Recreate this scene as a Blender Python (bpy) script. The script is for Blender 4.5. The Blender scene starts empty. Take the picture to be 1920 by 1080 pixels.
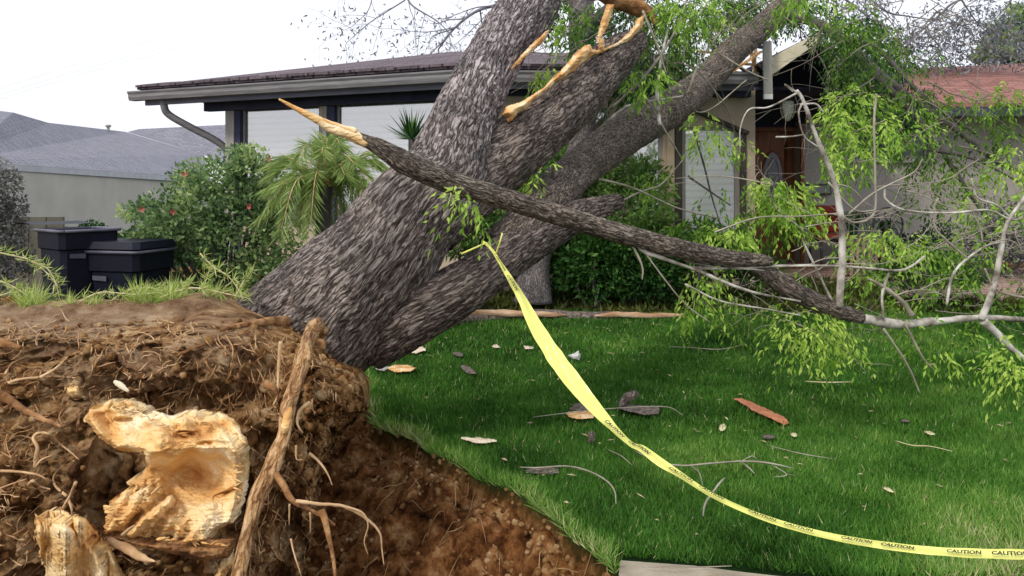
import bpy, math, random
import numpy as np
from mathutils import Vector, Matrix
R = math.radians
rng = np.random.default_rng(7)
random.seed(7)
sc = bpy.context.scene
COL = sc.collection

# ------------------------------------------------------------------ camera
H = 1.55; F = 1500.0; HOR = 350.0          # eye height, focal length and horizon row of the 1920 px photograph
cam_d = bpy.data.cameras.new('camera'); cam = bpy.data.objects.new('camera', cam_d); COL.objects.link(cam)
cam.location = (0, 0, H); cam.rotation_euler = (R(90), 0, 0)
cam_d.sensor_width = 36; cam_d.lens = F/1920*36; cam_d.shift_y = -(540-HOR)/1920
cam_d.clip_start = 0.05; cam_d.clip_end = 2000
sc.camera = cam
# ------------------------------------------------------------------ world and sun
SUN_EL, SUN_AZ = R(42), R(218)             # sun behind the left shoulder
w = bpy.data.worlds.new('World'); sc.world = w; w.use_nodes = True
nt = w.node_tree; nt.nodes.clear()
sky = nt.nodes.new('ShaderNodeTexSky'); sky.sky_type = 'NISHITA'; sky.sun_disc = False
sky.sun_elevation = SUN_EL; sky.sun_rotation = SUN_AZ; sky.air_density = 1.0; sky.dust_density = 3.0
tcw = nt.nodes.new('ShaderNodeTexCoord'); nzw = nt.nodes.new('ShaderNodeTexNoise'); nzw.inputs['Scale'].default_value = 1.6
nzw.inputs['Detail'].default_value = 5
rmw = nt.nodes.new('ShaderNodeValToRGB'); rmw.color_ramp.elements[0].position = .3; rmw.color_ramp.elements[1].position = .7
rmw.color_ramp.elements[0].color = (9.0, 9.3, 10.2, 1); rmw.color_ramp.elements[1].color = (10.6, 10.7, 11.2, 1)
mxw = nt.nodes.new('ShaderNodeMix'); mxw.data_type = 'RGBA'; mxw.inputs['Factor'].default_value = .88
bgw = nt.nodes.new('ShaderNodeBackground'); bgw.inputs['Strength'].default_value = 0.085
ow = nt.nodes.new('ShaderNodeOutputWorld')
nt.links.new(tcw.outputs['Generated'], nzw.inputs['Vector']); nt.links.new(nzw.outputs['Fac'], rmw.inputs['Fac'])
nt.links.new(sky.outputs['Color'], mxw.inputs['A']); nt.links.new(rmw.outputs['Color'], mxw.inputs['B'])
nt.links.new(mxw.outputs['Result'], bgw.inputs['Color']); nt.links.new(bgw.outputs['Background'], ow.inputs['Surface'])
sd = bpy.data.lights.new('sun', 'SUN'); sd.energy = 1.5; sd.angle = R(10); sd.color = (1, .93, .82)
so = bpy.data.objects.new('sun', sd); COL.objects.link(so)
sdir = Vector((math.sin(SUN_AZ)*math.cos(SUN_EL), math.cos(SUN_AZ)*math.cos(SUN_EL), math.sin(SUN_EL)))
so.rotation_euler = sdir.to_track_quat('Z', 'Y').to_euler(); so.location = (-5, -6, 10)
sc.view_settings.view_transform = 'Standard'; sc.view_settings.look = 'None'
sc.view_settings.exposure = 0.46; sc.view_settings.gamma = 1
sc.render.engine = 'CYCLES'; sc.cycles.max_bounces = 6; sc.cycles.transparent_max_bounces = 12

# ------------------------------------------------------------------ helpers
def W(px, py, Y): return np.array([(px-960)*Y/F, Y, H-(py-HOR)*Y/F])
def G(px, py, z=0.0):
    Y = (H-z)*F/(py-HOR); return np.array([(px-960)*Y/F, Y, z])
def hsh(x, y, z):
    n = (x.astype(np.int64)*73856093) ^ (y.astype(np.int64)*19349663) ^ (z.astype(np.int64)*83492791)
    n = (n ^ (n >> 13))*1274126177 & 0x7fffffff
    n = (n ^ (n >> 15))*668265263 & 0x7fffffff
    return ((n ^ (n >> 11)) & 0xffffff)/float(0xffffff)
def vnoise(p):
    i = np.floor(p); f = p-i; f = f*f*(3-2*f); i = i.astype(np.int64); o = 0
    for a in (0, 1):
        for b in (0, 1):
            for c in (0, 1):
                wgt = (f[:, 0] if a else 1-f[:, 0])*(f[:, 1] if b else 1-f[:, 1])*(f[:, 2] if c else 1-f[:, 2])
                o = o+wgt*hsh(i[:, 0]+a, i[:, 1]+b, i[:, 2]+c)
    return o
def fbm(p, oct=4):
    s = 0; a = .5; t = 0
    for k in range(oct):
        s = s+a*vnoise(p*(2**k)+17.3*k); t += a; a *= .5
    return s/t
def ridged(p, oct=3):
    s = 0; a = .5; t = 0
    for k in range(oct):
        s = s+a*(1-np.abs(2*vnoise(p*(2**k)+9.1*k)-1)); t += a; a *= .5
    return s/t
ORG = {}
def org(o): return ORG.get(o.name, np.zeros(3))
def tag(o, label=None, cat=None, group=None, kind=None):
    if label: o['label'] = label
    if cat: o['category'] = cat
    if group: o['group'] = group
    if kind: o['kind'] = kind
    return o
def thing(name, label, cat, loc=(0, 0, 0), group=None):
    o = bpy.data.objects.new(name, None); COL.objects.link(o); o.location = Vector([float(v) for v in loc]); o.empty_display_size = .2
    ORG[o.name] = np.array(loc, float); return tag(o, label, cat, group)
def mk(name, v, f, m, parent=None, smooth=True, attrs=None, tris=None):
    """world-space vertices -> ONE mesh object (v: Nx3, f: list of faces or Mx3/Mx4 array)"""
    v = np.asarray(v, float)
    if parent is not None: o0 = org(parent)
    else: o0 = np.array([v[:, 0].mean(), v[:, 1].mean(), v[:, 2].min()])
    me = bpy.data.meshes.new(name); vv = v-o0
    fl = [np.asarray(a) for a in (f if isinstance(f, list) and len(f) and isinstance(f[0], np.ndarray) and f[0].ndim == 2 else [f])] if not (isinstance(f, list) and len(f) and not isinstance(f[0], np.ndarray)) else None
    if fl is None:
        me.from_pydata(vv.tolist(), [], [tuple(int(q) for q in t) for t in f])
    else:
        fl = [a for a in fl if len(a)]
        me.vertices.add(len(vv)); me.vertices.foreach_set('co', vv.ravel())
        nl = sum(a.size for a in fl); npoly = sum(len(a) for a in fl)
        me.loops.add(nl); me.polygons.add(npoly)
        me.loops.foreach_set('vertex_index', np.concatenate([a.ravel() for a in fl]).astype(np.int32))
        tot = np.concatenate([np.full(len(a), a.shape[1]) for a in fl]); st = np.concatenate([[0], np.cumsum(tot)[:-1]])
        me.polygons.foreach_set('loop_start', st.astype(np.int32))
        try: me.polygons.foreach_set('loop_total', tot.astype(np.int32))
        except Exception: pass
    me.update(calc_edges=True); me.validate()
    if smooth: me.polygons.foreach_set('use_smooth', np.ones(len(me.polygons), bool))
    for k, a in (attrs or {}).items():
        a = np.asarray(a, float)
        if a.ndim == 2:
            at = me.attributes.new(k, 'FLOAT_VECTOR', 'POINT')
            if len(a) == len(me.vertices): at.data.foreach_set('vector', a.ravel())
        else:
            at = me.attributes.new(k, 'FLOAT', 'POINT')
            if len(a) == len(me.vertices): at.data.foreach_set('value', a)
    me.materials.append(m)
    o = bpy.data.objects.new(name, me); COL.objects.link(o)
    if parent is not None: o.parent = parent; ORG[o.name] = o0
    else: o.location = Vector(o0.tolist()); ORG[o.name] = o0
    return o
class MB:                                       # collects pieces of ONE part
    def __init__(s): s.v = []; s.f = []; s.n = 0
    def add(s, v, f):
        v = np.asarray(v, float); s.v.append(v); s.f += [tuple(int(q)+s.n for q in t) for t in f]; s.n += len(v); return s
    def box(s, x0, x1, y0, y1, z0, z1):
        v = [(x, y, z) for x in (x0, x1) for y in (y0, y1) for z in (z0, z1)]
        return s.add(v, [(0, 1, 3, 2), (4, 6, 7, 5), (0, 4, 5, 1), (2, 3, 7, 6), (0, 2, 6, 4), (1, 5, 7, 3)])
    def wall(s, p, q, th, z0, z1):              # vertical slab on plan line p-q, thickness th to the far side
        p = np.array(p, float)[:2]; q = np.array(q, float)[:2]; d = (q-p)/np.linalg.norm(q-p); n = np.array([-d[1], d[0]])*th
        b = [p, q, q+n, p+n]; v = [(a[0], a[1], z) for z in (z0, z1) for a in b]
        return s.add(v, [(0, 1, 5, 4), (1, 2, 6, 5), (2, 3, 7, 6), (3, 0, 4, 7), (4, 5, 6, 7), (3, 2, 1, 0)])
    def slab(s, pts, th):                       # planar polygon thickened downwards
        p = np.array(pts, float); k = len(p); v = np.vstack([p, p-[0, 0, th]])
        f = [tuple(range(k)), tuple(range(2*k-1, k-1, -1))]+[(i, i+k, (i+1) % k+k, (i+1) % k) for i in range(k)]
        return s.add(v, f)
    def bar(s, p, q, w_, h_, up=(0, 0, 1)):
        p = np.array(p, float); q = np.array(q, float); d = (q-p)/np.linalg.norm(q-p)
        a = np.cross(d, up); a = a/np.linalg.norm(a); b = np.cross(a, d)
        v = [e+a*i*w_/2+b*j*h_/2 for e in (p, q) for i, j in ((-1, -1), (1, -1), (1, 1), (-1, 1))]
        return s.add(v, [(0, 3, 2, 1), (4, 5, 6, 7), (0, 1, 5, 4), (1, 2, 6, 5), (2, 3, 7, 6), (3, 0, 4, 7)])
    def tube(s, pts, rad, sides=8, res=4, nz=0, seed=0):
        v, f, _ = tube(pts, rad, sides, res, nz, seed); return s.add(v, f)
    def build(s, name, m, parent=None, smooth=False, bevel=0):
        o = mk(name, np.vstack(s.v), s.f, m, parent, smooth)
        if bevel:
            b = o.modifiers.new('bevel', 'BEVEL'); b.width = bevel; b.segments = 2; b.limit_method = 'ANGLE'
        return o
def catmull(P, res):
    P = np.asarray(P, float)
    if len(P) < 3 or res <= 1:
        t = np.linspace(0, len(P)-1, (len(P)-1)*max(res, 1)+1); i = np.minimum(t.astype(int), len(P)-2); u = (t-i)[:, None]
        return P[i]*(1-u)+P[i+1]*u
    Q = np.vstack([2*P[0]-P[1], P, 2*P[-1]-P[-2]]); out = []
    for i in range(1, len(Q)-2):
        for k in range(res):
            t = k/res
            out.append(.5*(2*Q[i]+(Q[i+1]-Q[i-1])*t+(2*Q[i-1]-5*Q[i]+4*Q[i+1]-Q[i+2])*t*t+(3*Q[i]-Q[i-1]-3*Q[i+1]+Q[i+2])*t**3))
    out.append(Q[-2]); return np.array(out)
def tube(pts, rad, sides=8, res=4, nz=0, seed=0, bark=0, bs=1.0, cap=True):
    """swept tube; returns verts, faces and bark coordinates"""
    pts = np.asarray(pts, float); rad = np.broadcast_to(np.asarray(rad, float), (len(pts),))
    C = catmull(np.column_stack([pts, rad]), res); c = C[:, :3]; r = np.maximum(C[:, 3], 1e-4)
    n = len(c); T = np.gradient(c, axis=0); T /= np.linalg.norm(T, axis=1)[:, None]+1e-12
    up = np.array([0, 0, 1.]) if abs(T[0][2]) < .9 else np.array([1., 0, 0])
    A = np.zeros_like(T); a = np.cross(T[0], up); a /= np.linalg.norm(a); A[0] = a
    for i in range(1, n):
        a = a-T[i]*a.dot(T[i]); a /= np.linalg.norm(a); A[i] = a
    B = np.cross(T, A); s_ = np.concatenate([[0], np.cumsum(np.linalg.norm(np.diff(c, axis=0), axis=1))])
    th = np.linspace(0, 2*np.pi, sides, endpoint=False)
    ct, st = np.cos(th), np.sin(th)
    N = A[:, None, :]*ct[None, :, None]+B[:, None, :]*st[None, :, None]
    bc = np.stack([np.broadcast_to(ct, (n, sides))*r[:, None], np.broadcast_to(st, (n, sides))*r[:, None], np.broadcast_to(s_[:, None], (n, sides))], -1).reshape(-1, 3)
    rr = np.broadcast_to(r[:, None], (n, sides)).copy()
    if nz: rr = rr*(1+nz*(fbm(bc/max(r.mean(), .004)*.6*[1, 1, .5]+seed*7.7, 3)-.5).reshape(n, sides)*2)
    if bark:
        q = bc+seed*3.3; wob = (fbm(q*6, 2)-.5)[:, None]*.05
        h = 1.25-ridged((q+wob)*np.array([44, 44, 10.])*bs, 2)**3*1.1+.5*(fbm((q+wob)*np.array([80, 80, 26.])*bs+5, 2)-.5)
        lump = fbm(q*3.2, 3)-.5
        rr = rr+(bark*(h-.9)+lump*rr.ravel()*.16).reshape(n, sides)
    v = (c[:, None, :]+N*rr[:, :, None]).reshape(-1, 3)
    i = np.arange(n-1)[:, None]*sides; j = np.arange(sides)[None, :]; j2 = (j+1) % sides
    f = np.stack([i+j, i+j2, i+sides+j2, i+sides+j], -1).reshape(-1, 4)
    if cap:
        v = np.vstack([v, c[0], c[-1]]); bc = np.vstack([bc, bc[0], bc[-2]]); k = len(v)
        fl = [tuple(t) for t in f]+[(k-2, (q+1) % sides, q) for q in range(sides)]+[(k-1, (n-1)*sides+q, (n-1)*sides+(q+1) % sides) for q in range(sides)]
        if bark: fl = [f, np.array([t for t in fl if len(t) == 3])]
        return v, fl, bc
    return v, [f], bc
def barky(name, pts, rad, m, parent, sides=64, res=20, bark=.012, bs=1, seed=0):
    v, f, bc = tube(pts, rad, sides, res, 0, seed, bark, bs)
    return mk(name, v, f, m, parent, True, {'bc': bc+seed*3.3})
def inpoly(px, py, poly):
    x = np.asarray(px, float); y = np.asarray(py, float); ins = np.zeros(x.shape, bool); n = len(poly)
    for i in range(n):
        x0, y0 = poly[i]; x1, y1 = poly[(i+1) % n]
        c = ((y0 > y) != (y1 > y)) & (x < (x1-x0)*(y-y0)/((y1-y0) or 1e-9)+x0); ins ^= c
    return ins
def distpoly(x, y, poly, closed=True):
    d = np.full(np.shape(x), 1e9); n = len(poly)
    for i in range(n if closed else n-1):
        a = np.array(poly[i][:2], float); b = np.array(poly[(i+1) % n][:2], float); ab = b-a
        t = np.clip(((x-a[0])*ab[0]+(y-a[1])*ab[1])/(ab@ab+1e-12), 0, 1)
        d = np.minimum(d, np.hypot(x-a[0]-t*ab[0], y-a[1]-t*ab[1]))
    return d
def ss(a, b, x): t = np.clip((x-a)/(b-a), 0, 1); return t*t*(3-2*t)

# ------------------------------------------------------------------ materials
def newmat(name):
    m = bpy.data.materials.new(name); m.use_nodes = True; t = m.node_tree; t.nodes.clear()
    o = t.nodes.new('ShaderNodeOutputMaterial'); b = t.nodes.new('ShaderNodeBsdfPrincipled'); t.links.new(b.outputs[0], o.inputs[0])
    return m, t, b, o
def ramp(t, stops):
    r = t.nodes.new('ShaderNodeValToRGB'); e = r.color_ramp.elements
    while len(e) < len(stops): e.new(.5)
    for k, (p, c) in enumerate(stops): e[k].position = p; e[k].color = tuple(c)+(1,)
    return r
def noise(t, vec, scale, detail=4, rough=.55, dist=0):
    n = t.nodes.new('ShaderNodeTexNoise'); n.inputs['Scale'].default_value = scale; n.inputs['Detail'].default_value = detail
    n.inputs['Roughness'].default_value = rough; n.inputs['Distortion'].default_value = dist
    if vec is not None: t.links.new(vec, n.inputs['Vector'])
    return n
def mapping(t, vec, scale=(1, 1, 1), rot=(0, 0, 0)):
    n = t.nodes.new('ShaderNodeMapping'); n.inputs['Scale'].default_value = scale; n.inputs['Rotation'].default_value = rot
    t.links.new(vec, n.inputs['Vector']); return n.outputs[0]
def plain(name, stops, scale=6, rough=.8, bump=.15, bscale=40, sc3=(1, 1, 1), spec=.3, detail=5, metal=0):
    m, t, b, o = newmat(name); tc = t.nodes.new('ShaderNodeTexCoord'); v = mapping(t, tc.outputs['Object'], sc3)
    n = noise(t, v, scale, detail); r = ramp(t, stops); t.links.new(n.outputs['Fac'], r.inputs[0]); t.links.new(r.outputs[0], b.inputs['Base Color'])
    b.inputs['Roughness'].default_value = rough; b.inputs['Specular IOR Level'].default_value = spec; b.inputs['Metallic'].default_value = metal
    if bump:
        n2 = noise(t, v, bscale, 4); bm = t.nodes.new('ShaderNodeBump'); bm.inputs['Strength'].default_value = bump; bm.inputs['Distance'].default_value = .02
        t.links.new(n2.outputs['Fac'], bm.inputs['Height']); t.links.new(bm.outputs[0], b.inputs['Normal'])
    return m
def g(v, tint=(1, 1, 1)): return tuple(v*q for q in tint)
def barkmat(name, dark, mid, light, sc_=(62, 62, 11.5), lich=.0, grey=0):
    m, t, b, o = newmat(name); at = t.nodes.new('ShaderNodeAttribute'); at.attribute_name = 'bc'
    nw = noise(t, at.outputs['Vector'], 9, 3); va = t.nodes.new('ShaderNodeVectorMath'); va.operation = 'MULTIPLY_ADD'
    va.inputs[1].default_value = (.05, .05, .05); t.links.new(nw.outputs['Color'], va.inputs[0]); t.links.new(at.outputs['Vector'], va.inputs[2])
    v = mapping(t, va.outputs[0], sc_)
    n = noise(t, v, 1.0, 5, .62, .5); v2 = mapping(t, va.outputs[0], tuple(q*2.3 for q in sc_)); nb = noise(t, v2, 1.0, 4, .7, .3)
    nr = noise(t, v, .8, 3, .5, .2)             # thin connected cracks follow the mid level of this noise
    def mth(op, a_, b_=None, c_=None):
        q = t.nodes.new('ShaderNodeMath'); q.operation = op
        for k_, w_ in enumerate((a_, b_, c_)):
            if w_ is None: continue
            if isinstance(w_, (int, float)): q.inputs[k_].default_value = w_
            else: t.links.new(w_, q.inputs[k_])
        return q.outputs[0]
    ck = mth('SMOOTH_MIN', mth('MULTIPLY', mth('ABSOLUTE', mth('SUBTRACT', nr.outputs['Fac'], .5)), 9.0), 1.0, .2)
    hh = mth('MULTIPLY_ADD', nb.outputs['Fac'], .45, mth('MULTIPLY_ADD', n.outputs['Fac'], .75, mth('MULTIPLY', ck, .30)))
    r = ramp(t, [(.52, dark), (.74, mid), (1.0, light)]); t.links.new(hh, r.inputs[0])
    n3 = noise(t, at.outputs['Vector'], 4.5, 5); r3 = ramp(t, [(.35, (.62, .60, .60)), (.68, (1.25, 1.2, 1.16))])
    t.links.new(n3.outputs['Fac'], r3.inputs[0])
    mx = t.nodes.new('ShaderNodeMix'); mx.data_type = 'RGBA'; mx.blend_type = 'MULTIPLY'; mx.inputs['Factor'].default_value = 1
    t.links.new(r.outputs[0], mx.inputs['A']); t.links.new(r3.outputs[0], mx.inputs['B']); col = mx.outputs['Result']
    if grey:                                    # older grey-violet bark higher up the stem
        sp = t.nodes.new('ShaderNodeSeparateXYZ'); t.links.new(at.outputs['Vector'], sp.inputs[0]); mr = t.nodes.new('ShaderNodeMapRange')
        mr.inputs['From Min'].default_value = grey; mr.inputs['From Max'].default_value = grey+1.2; t.links.new(sp.outputs['Z'], mr.inputs['Value'])
        m5 = t.nodes.new('ShaderNodeMix'); m5.data_type = 'RGBA'; m5.blend_type = 'MULTIPLY'; t.links.new(mr.outputs[0], m5.inputs['Factor']); t.links.new(col, m5.inputs['A']); m5.inputs['B'].default_value = (1.25, 1.3, 1.48, 1); col = m5.outputs['Result']
    if lich:
        n4 = noise(t, at.outputs['Vector'], 14, 6, .7); r4 = ramp(t, [(.6, (0, 0, 0)), (.7, (lich,)*3)]); t.links.new(n4.outputs['Fac'], r4.inputs[0])
        m4 = t.nodes.new('ShaderNodeMix'); m4.data_type = 'RGBA'; t.links.new(r4.outputs[0], m4.inputs['Factor']); t.links.new(col, m4.inputs['A'])
        m4.inputs['B'].default_value = (.42, .42, .42, 1); col = m4.outputs['Result']
    t.links.new(col, b.inputs['Base Color']); b.inputs['Roughness'].default_value = .85; b.inputs['Specular IOR Level'].default_value = .25
    bm = t.nodes.new('ShaderNodeBump'); bm.inputs['Strength'].default_value = 1.0; bm.inputs['Distance'].default_value = .022
    t.links.new(hh, bm.inputs['Height']); t.links.new(bm.outputs[0], b.inputs['Normal'])
    return m
def leafmat(name, stops, trans=.35, rough=.5):
    m, t, b, o = newmat(name); at = t.nodes.new('ShaderNodeAttribute'); at.attribute_name = 'v'
    r = ramp(t, stops); t.links.new(at.outputs['Fac'], r.inputs[0]); t.links.new(r.outputs[0], b.inputs['Base Color'])
    b.inputs['Roughness'].default_value = rough; b.inputs['Specular IOR Level'].default_value = .22
    tr = t.nodes.new('ShaderNodeBsdfTranslucent'); t.links.new(r.outputs[0], tr.inputs['Color'])
    mx = t.nodes.new('ShaderNodeMixShader'); mx.inputs[0].default_value = trans
    t.links.new(b.outputs[0], mx.inputs[1]); t.links.new(tr.outputs[0], mx.inputs[2]); t.links.new(mx.outputs[0], o.inputs[0])
    return m
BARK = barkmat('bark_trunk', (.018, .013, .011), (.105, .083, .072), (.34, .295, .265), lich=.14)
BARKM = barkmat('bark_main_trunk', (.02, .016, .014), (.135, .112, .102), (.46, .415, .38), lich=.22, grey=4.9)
BARKU = barkmat('bark_upper', (.07, .062, .066), (.17, .155, .16), (.36, .34, .35), (60, 60, 22), lich=.3)
BARKB = barkmat('bark_branch', (.025, .019, .016), (.135, .108, .088), (.40, .355, .30), (90, 90, 20), lich=.15)
BARKW = plain('bark_pale_twig', [(.36, (.13, .11, .09)), (.5, (.40, .37, .32)), (.66, (.66, .63, .58))], 9, .8, .2, 60)
BARKT = plain('bark_thin_twig', [(.3, (.20, .17, .13)), (.7, (.46, .42, .34))], 7, .8, .1)
TWIGD = plain('bark_dark_twig', [(.3, (.04, .035, .035)), (.7, (.13, .115, .11))], 8, .9, .1)
WOOD = plain('split_wood', [(.26, (.20, .08, .03)), (.36, (.60, .30, .09)), (.48, (.82, .53, .22)), (.60, (.93, .72, .42)), (.74, (.97, .90, .74))], 4.2, .75, .9, 34, (1, 1, 1.9), detail=11)
WOODO = plain('torn_orange_wood', [(.32, (.42, .17, .05)), (.5, (.78, .46, .19)), (.68, (.93, .76, .50))], 9, .75, .4, 50)
LAWN, AT, BB, OO = newmat('lawn_soil')
if True:
    t = AT; tc = t.nodes.new('ShaderNodeTexCoord'); a = t.nodes.new('ShaderNodeAttribute'); a.attribute_name = 'soil'
    n1 = noise(t, tc.outputs['Object'], 2.2, 5); r1 = ramp(t, [(.3, (.008, .030, .006)), (.7, (.02, .06, .012))]); t.links.new(n1.outputs['Fac'], r1.inputs[0])
    n2 = noise(t, tc.outputs['Object'], 9, 9, .7); r2 = ramp(t, [(.33, (.022, .008, .003)), (.44, (.17, .062, .018)), (.55, (.44, .195, .068)), (.68, (.76, .50, .25))]); t.links.new(n2.outputs['Fac'], r2.inputs[0])
    mx = t.nodes.new('ShaderNodeMix'); mx.data_type = 'RGBA'; t.links.new(a.outputs['Fac'], mx.inputs['Factor']); t.links.new(r1.outputs[0], mx.inputs['A']); t.links.new(r2.outputs[0], mx.inputs['B'])
    t.links.new(mx.outputs['Result'], BB.inputs['Base Color']); BB.inputs['Roughness'].default_value = .95; BB.inputs['Specular IOR Level'].default_value = .1
    n3 = noise(t, tc.outputs['Object'], 26, 10, .8); bm = t.nodes.new('ShaderNodeBump'); bm.inputs['Strength'].default_value = 1; bm.inputs['Distance'].default_value = .05
    t.links.new(n3.outputs['Fac'], bm.inputs['Height']); t.links.new(bm.outputs[0], BB.inputs['Normal'])
def soilmat():
    m, t, b, o = newmat('clay_soil'); tc = t.nodes.new('ShaderNodeTexCoord'); a = t.nodes.new('ShaderNodeAttribute'); a.attribute_name = 'dry'  # dry soil mask that also carries the lit slope's tan
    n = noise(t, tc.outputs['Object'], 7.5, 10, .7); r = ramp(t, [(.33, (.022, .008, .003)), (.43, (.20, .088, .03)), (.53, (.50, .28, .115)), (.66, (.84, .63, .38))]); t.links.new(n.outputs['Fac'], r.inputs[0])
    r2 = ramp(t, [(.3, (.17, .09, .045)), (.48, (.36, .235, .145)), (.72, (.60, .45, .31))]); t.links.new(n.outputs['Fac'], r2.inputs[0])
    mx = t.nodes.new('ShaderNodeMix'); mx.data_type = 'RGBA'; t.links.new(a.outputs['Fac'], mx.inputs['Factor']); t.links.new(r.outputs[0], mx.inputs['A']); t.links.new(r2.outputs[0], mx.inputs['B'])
    t.links.new(mx.outputs['Result'], b.inputs['Base Color']); b.inputs['Roughness'].default_value = .95; b.inputs['Specular IOR Level'].default_value = .1
    n3 = noise(t, tc.outputs['Object'], 38, 9, .78); bm = t.nodes.new('ShaderNodeBump'); bm.inputs['Strength'].default_value = 1; bm.inputs['Distance'].default_value = .035
    t.links.new(n3.outputs['Fac'], bm.inputs['Height']); t.links.new(bm.outputs[0], b.inputs['Normal']); return m
SOIL = soilmat()
ROOT = plain('root_bark', [(.32, (.10, .04, .015)), (.5, (.30, .145, .055)), (.66, (.50, .29, .13)), (.8, (.70, .48, .26))], 12, .85, .9, 45, detail=8)
ROOTP = plain('thin_root', [(.3, (.36, .20, .09)), (.7, (.74, .52, .30))], 12, .85, .1)
ROOTH = plain('root_hair', [(.3, (.22, .11, .045)), (.5, (.48, .29, .14)), (.7, (.74, .54, .32))], 3, .9, 0)
GRASS = leafmat('grass_blades', [(0, (.024, .078, .010)), (.35, (.072, .215, .028)), (.7, (.17, .36, .055)), (.9, (.36, .49, .13)), (1, (.64, .62, .34))], .3, .65)
GRASSY = leafmat('weed_grass', [(0, (.10, .22, .03)), (.5, (.32, .48, .08)), (1, (.72, .74, .34))], .4)  # bright yellow-green of the weeds
LEAF = leafmat('fresh_leaves', [(0, (.035, .085, .018)), (.35, (.11, .22, .035)), (.7, (.27, .50, .055)), (1, (.55, .74, .15))], .42)
LEAFM = leafmat('bush_leaves', [(0, (.04, .10, .025)), (.6, (.10, .23, .05)), (1, (.24, .38, .10))], .4)  # mid green of the bushes
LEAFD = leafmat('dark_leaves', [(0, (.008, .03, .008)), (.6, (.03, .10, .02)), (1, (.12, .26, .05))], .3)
LEAFS = leafmat('shrub_leaves', [(0, (.03, .065, .03)), (.3, (.10, .19, .075)), (.6, (.27, .40, .16)), (1, (.62, .72, .28))], .38)
LEAFG = leafmat('grey_leaves', [(0, (.06, .07, .07)), (.6, (.19, .19, .18)), (1, (.40, .40, .36))], .2)
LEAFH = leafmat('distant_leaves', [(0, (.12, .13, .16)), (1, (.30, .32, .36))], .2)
PALM = leafmat('palm_leaflets', [(0, (.08, .17, .035)), (.6, (.25, .38, .10)), (1, (.54, .58, .24))], .35)
STRAW = plain('straw', [(.3, (.5, .42, .22)), (.7, (.75, .68, .45))], 9, .8, 0)
WALLP = plain('pink_stucco', [(.3, (.50, .40, .31)), (.7, (.58, .47, .37))], 3, .9, .25, 120)
WALLG = plain('grey_stucco', [(.3, (.30, .28, .255)), (.7, (.36, .335, .31))], 2, .9, .3, 120)
WALLN = plain('neighbour_stucco', [(.3, (.43, .41, .37)), (.7, (.52, .50, .455))], 1.2, .9, .2, 90)
TRIM = plain('grey_painted_metal', [(.3, (.15, .145, .16)), (.7, (.27, .26, .265))], 3, .5, .05, sc3=(1, 1, 14))
BEAM = plain('shadow_tinted_wood', [(.3, (.032, .034, .075)), (.7, (.06, .062, .115))], 5, .7, .15)  # navy of the shadows put into the wood colour
POSTM = plain('grey_post_paint', [(.3, (.30, .29, .27)), (.7, (.42, .40, .37))], 5, .7, .1, sc3=(3, 3, .6))
POSTT = plain('tan_post_paint', [(.3, (.42, .32, .22)), (.7, (.55, .44, .32))], 5, .7, .1)
DARKP = plain('dark_post_paint', [(.3, (.05, .04, .035)), (.7, (.09, .075, .065))], 5, .7, .1)
FASC = plain('grey_violet_fascia', [(.3, (.105, .105, .145)), (.7, (.17, .168, .21))], 3, .6, .05, sc3=(1, 1, 10))
CREAM = plain('cream_board', [(.3, (.60, .54, .38)), (.7, (.76, .70, .54))], 4, .7, .1)
WHITE = plain('white_paint', [(.3, (.62, .62, .60)), (.7, (.75, .75, .73))], 4, .6, .05)
def blindmat():
    m, t, b, o = newmat('window_blind'); tc = t.nodes.new('ShaderNodeTexCoord'); wv = t.nodes.new('ShaderNodeTexWave'); wv.bands_direction = 'Z'
    wv.inputs['Scale'].default_value = 3.4; wv.inputs['Distortion'].default_value = .6; wv.inputs['Detail'].default_value = 1
    t.links.new(tc.outputs['Object'], wv.inputs['Vector']); r = ramp(t, [(0, (.62, .63, .62)), (.22, (.80, .80, .77)), (1, (.86, .86, .83))])
    t.links.new(wv.outputs['Fac'], r.inputs[0]); t.links.new(r.outputs[0], b.inputs['Base Color']); b.inputs['Roughness'].default_value = .6; return m
BLIND = blindmat()
def glassmat(name, tint, refl=.25, rough=.03):
    m, t, b, o = newmat(name); t.nodes.remove(b)
    tr = t.nodes.new('ShaderNodeBsdfTransparent'); tr.inputs[0].default_value = tuple(tint)+(1,)
    gl = t.nodes.new('ShaderNodeBsdfGlossy'); gl.inputs['Roughness'].default_value = rough
    mx = t.nodes.new('ShaderNodeMixShader'); mx.inputs[0].default_value = refl; t.links.new(tr.outputs[0], mx.inputs[1]); t.links.new(gl.outputs[0], mx.inputs[2]); t.links.new(mx.outputs[0], o.inputs[0]); return m
GLASS = glassmat('window_glass', (.97, .97, .97), .42)
GLASSD = plain('dark_glass', [(.3, (.008, .009, .02)), (.7, (.03, .035, .06))], 12, .12, .1, spec=.6)
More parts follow.
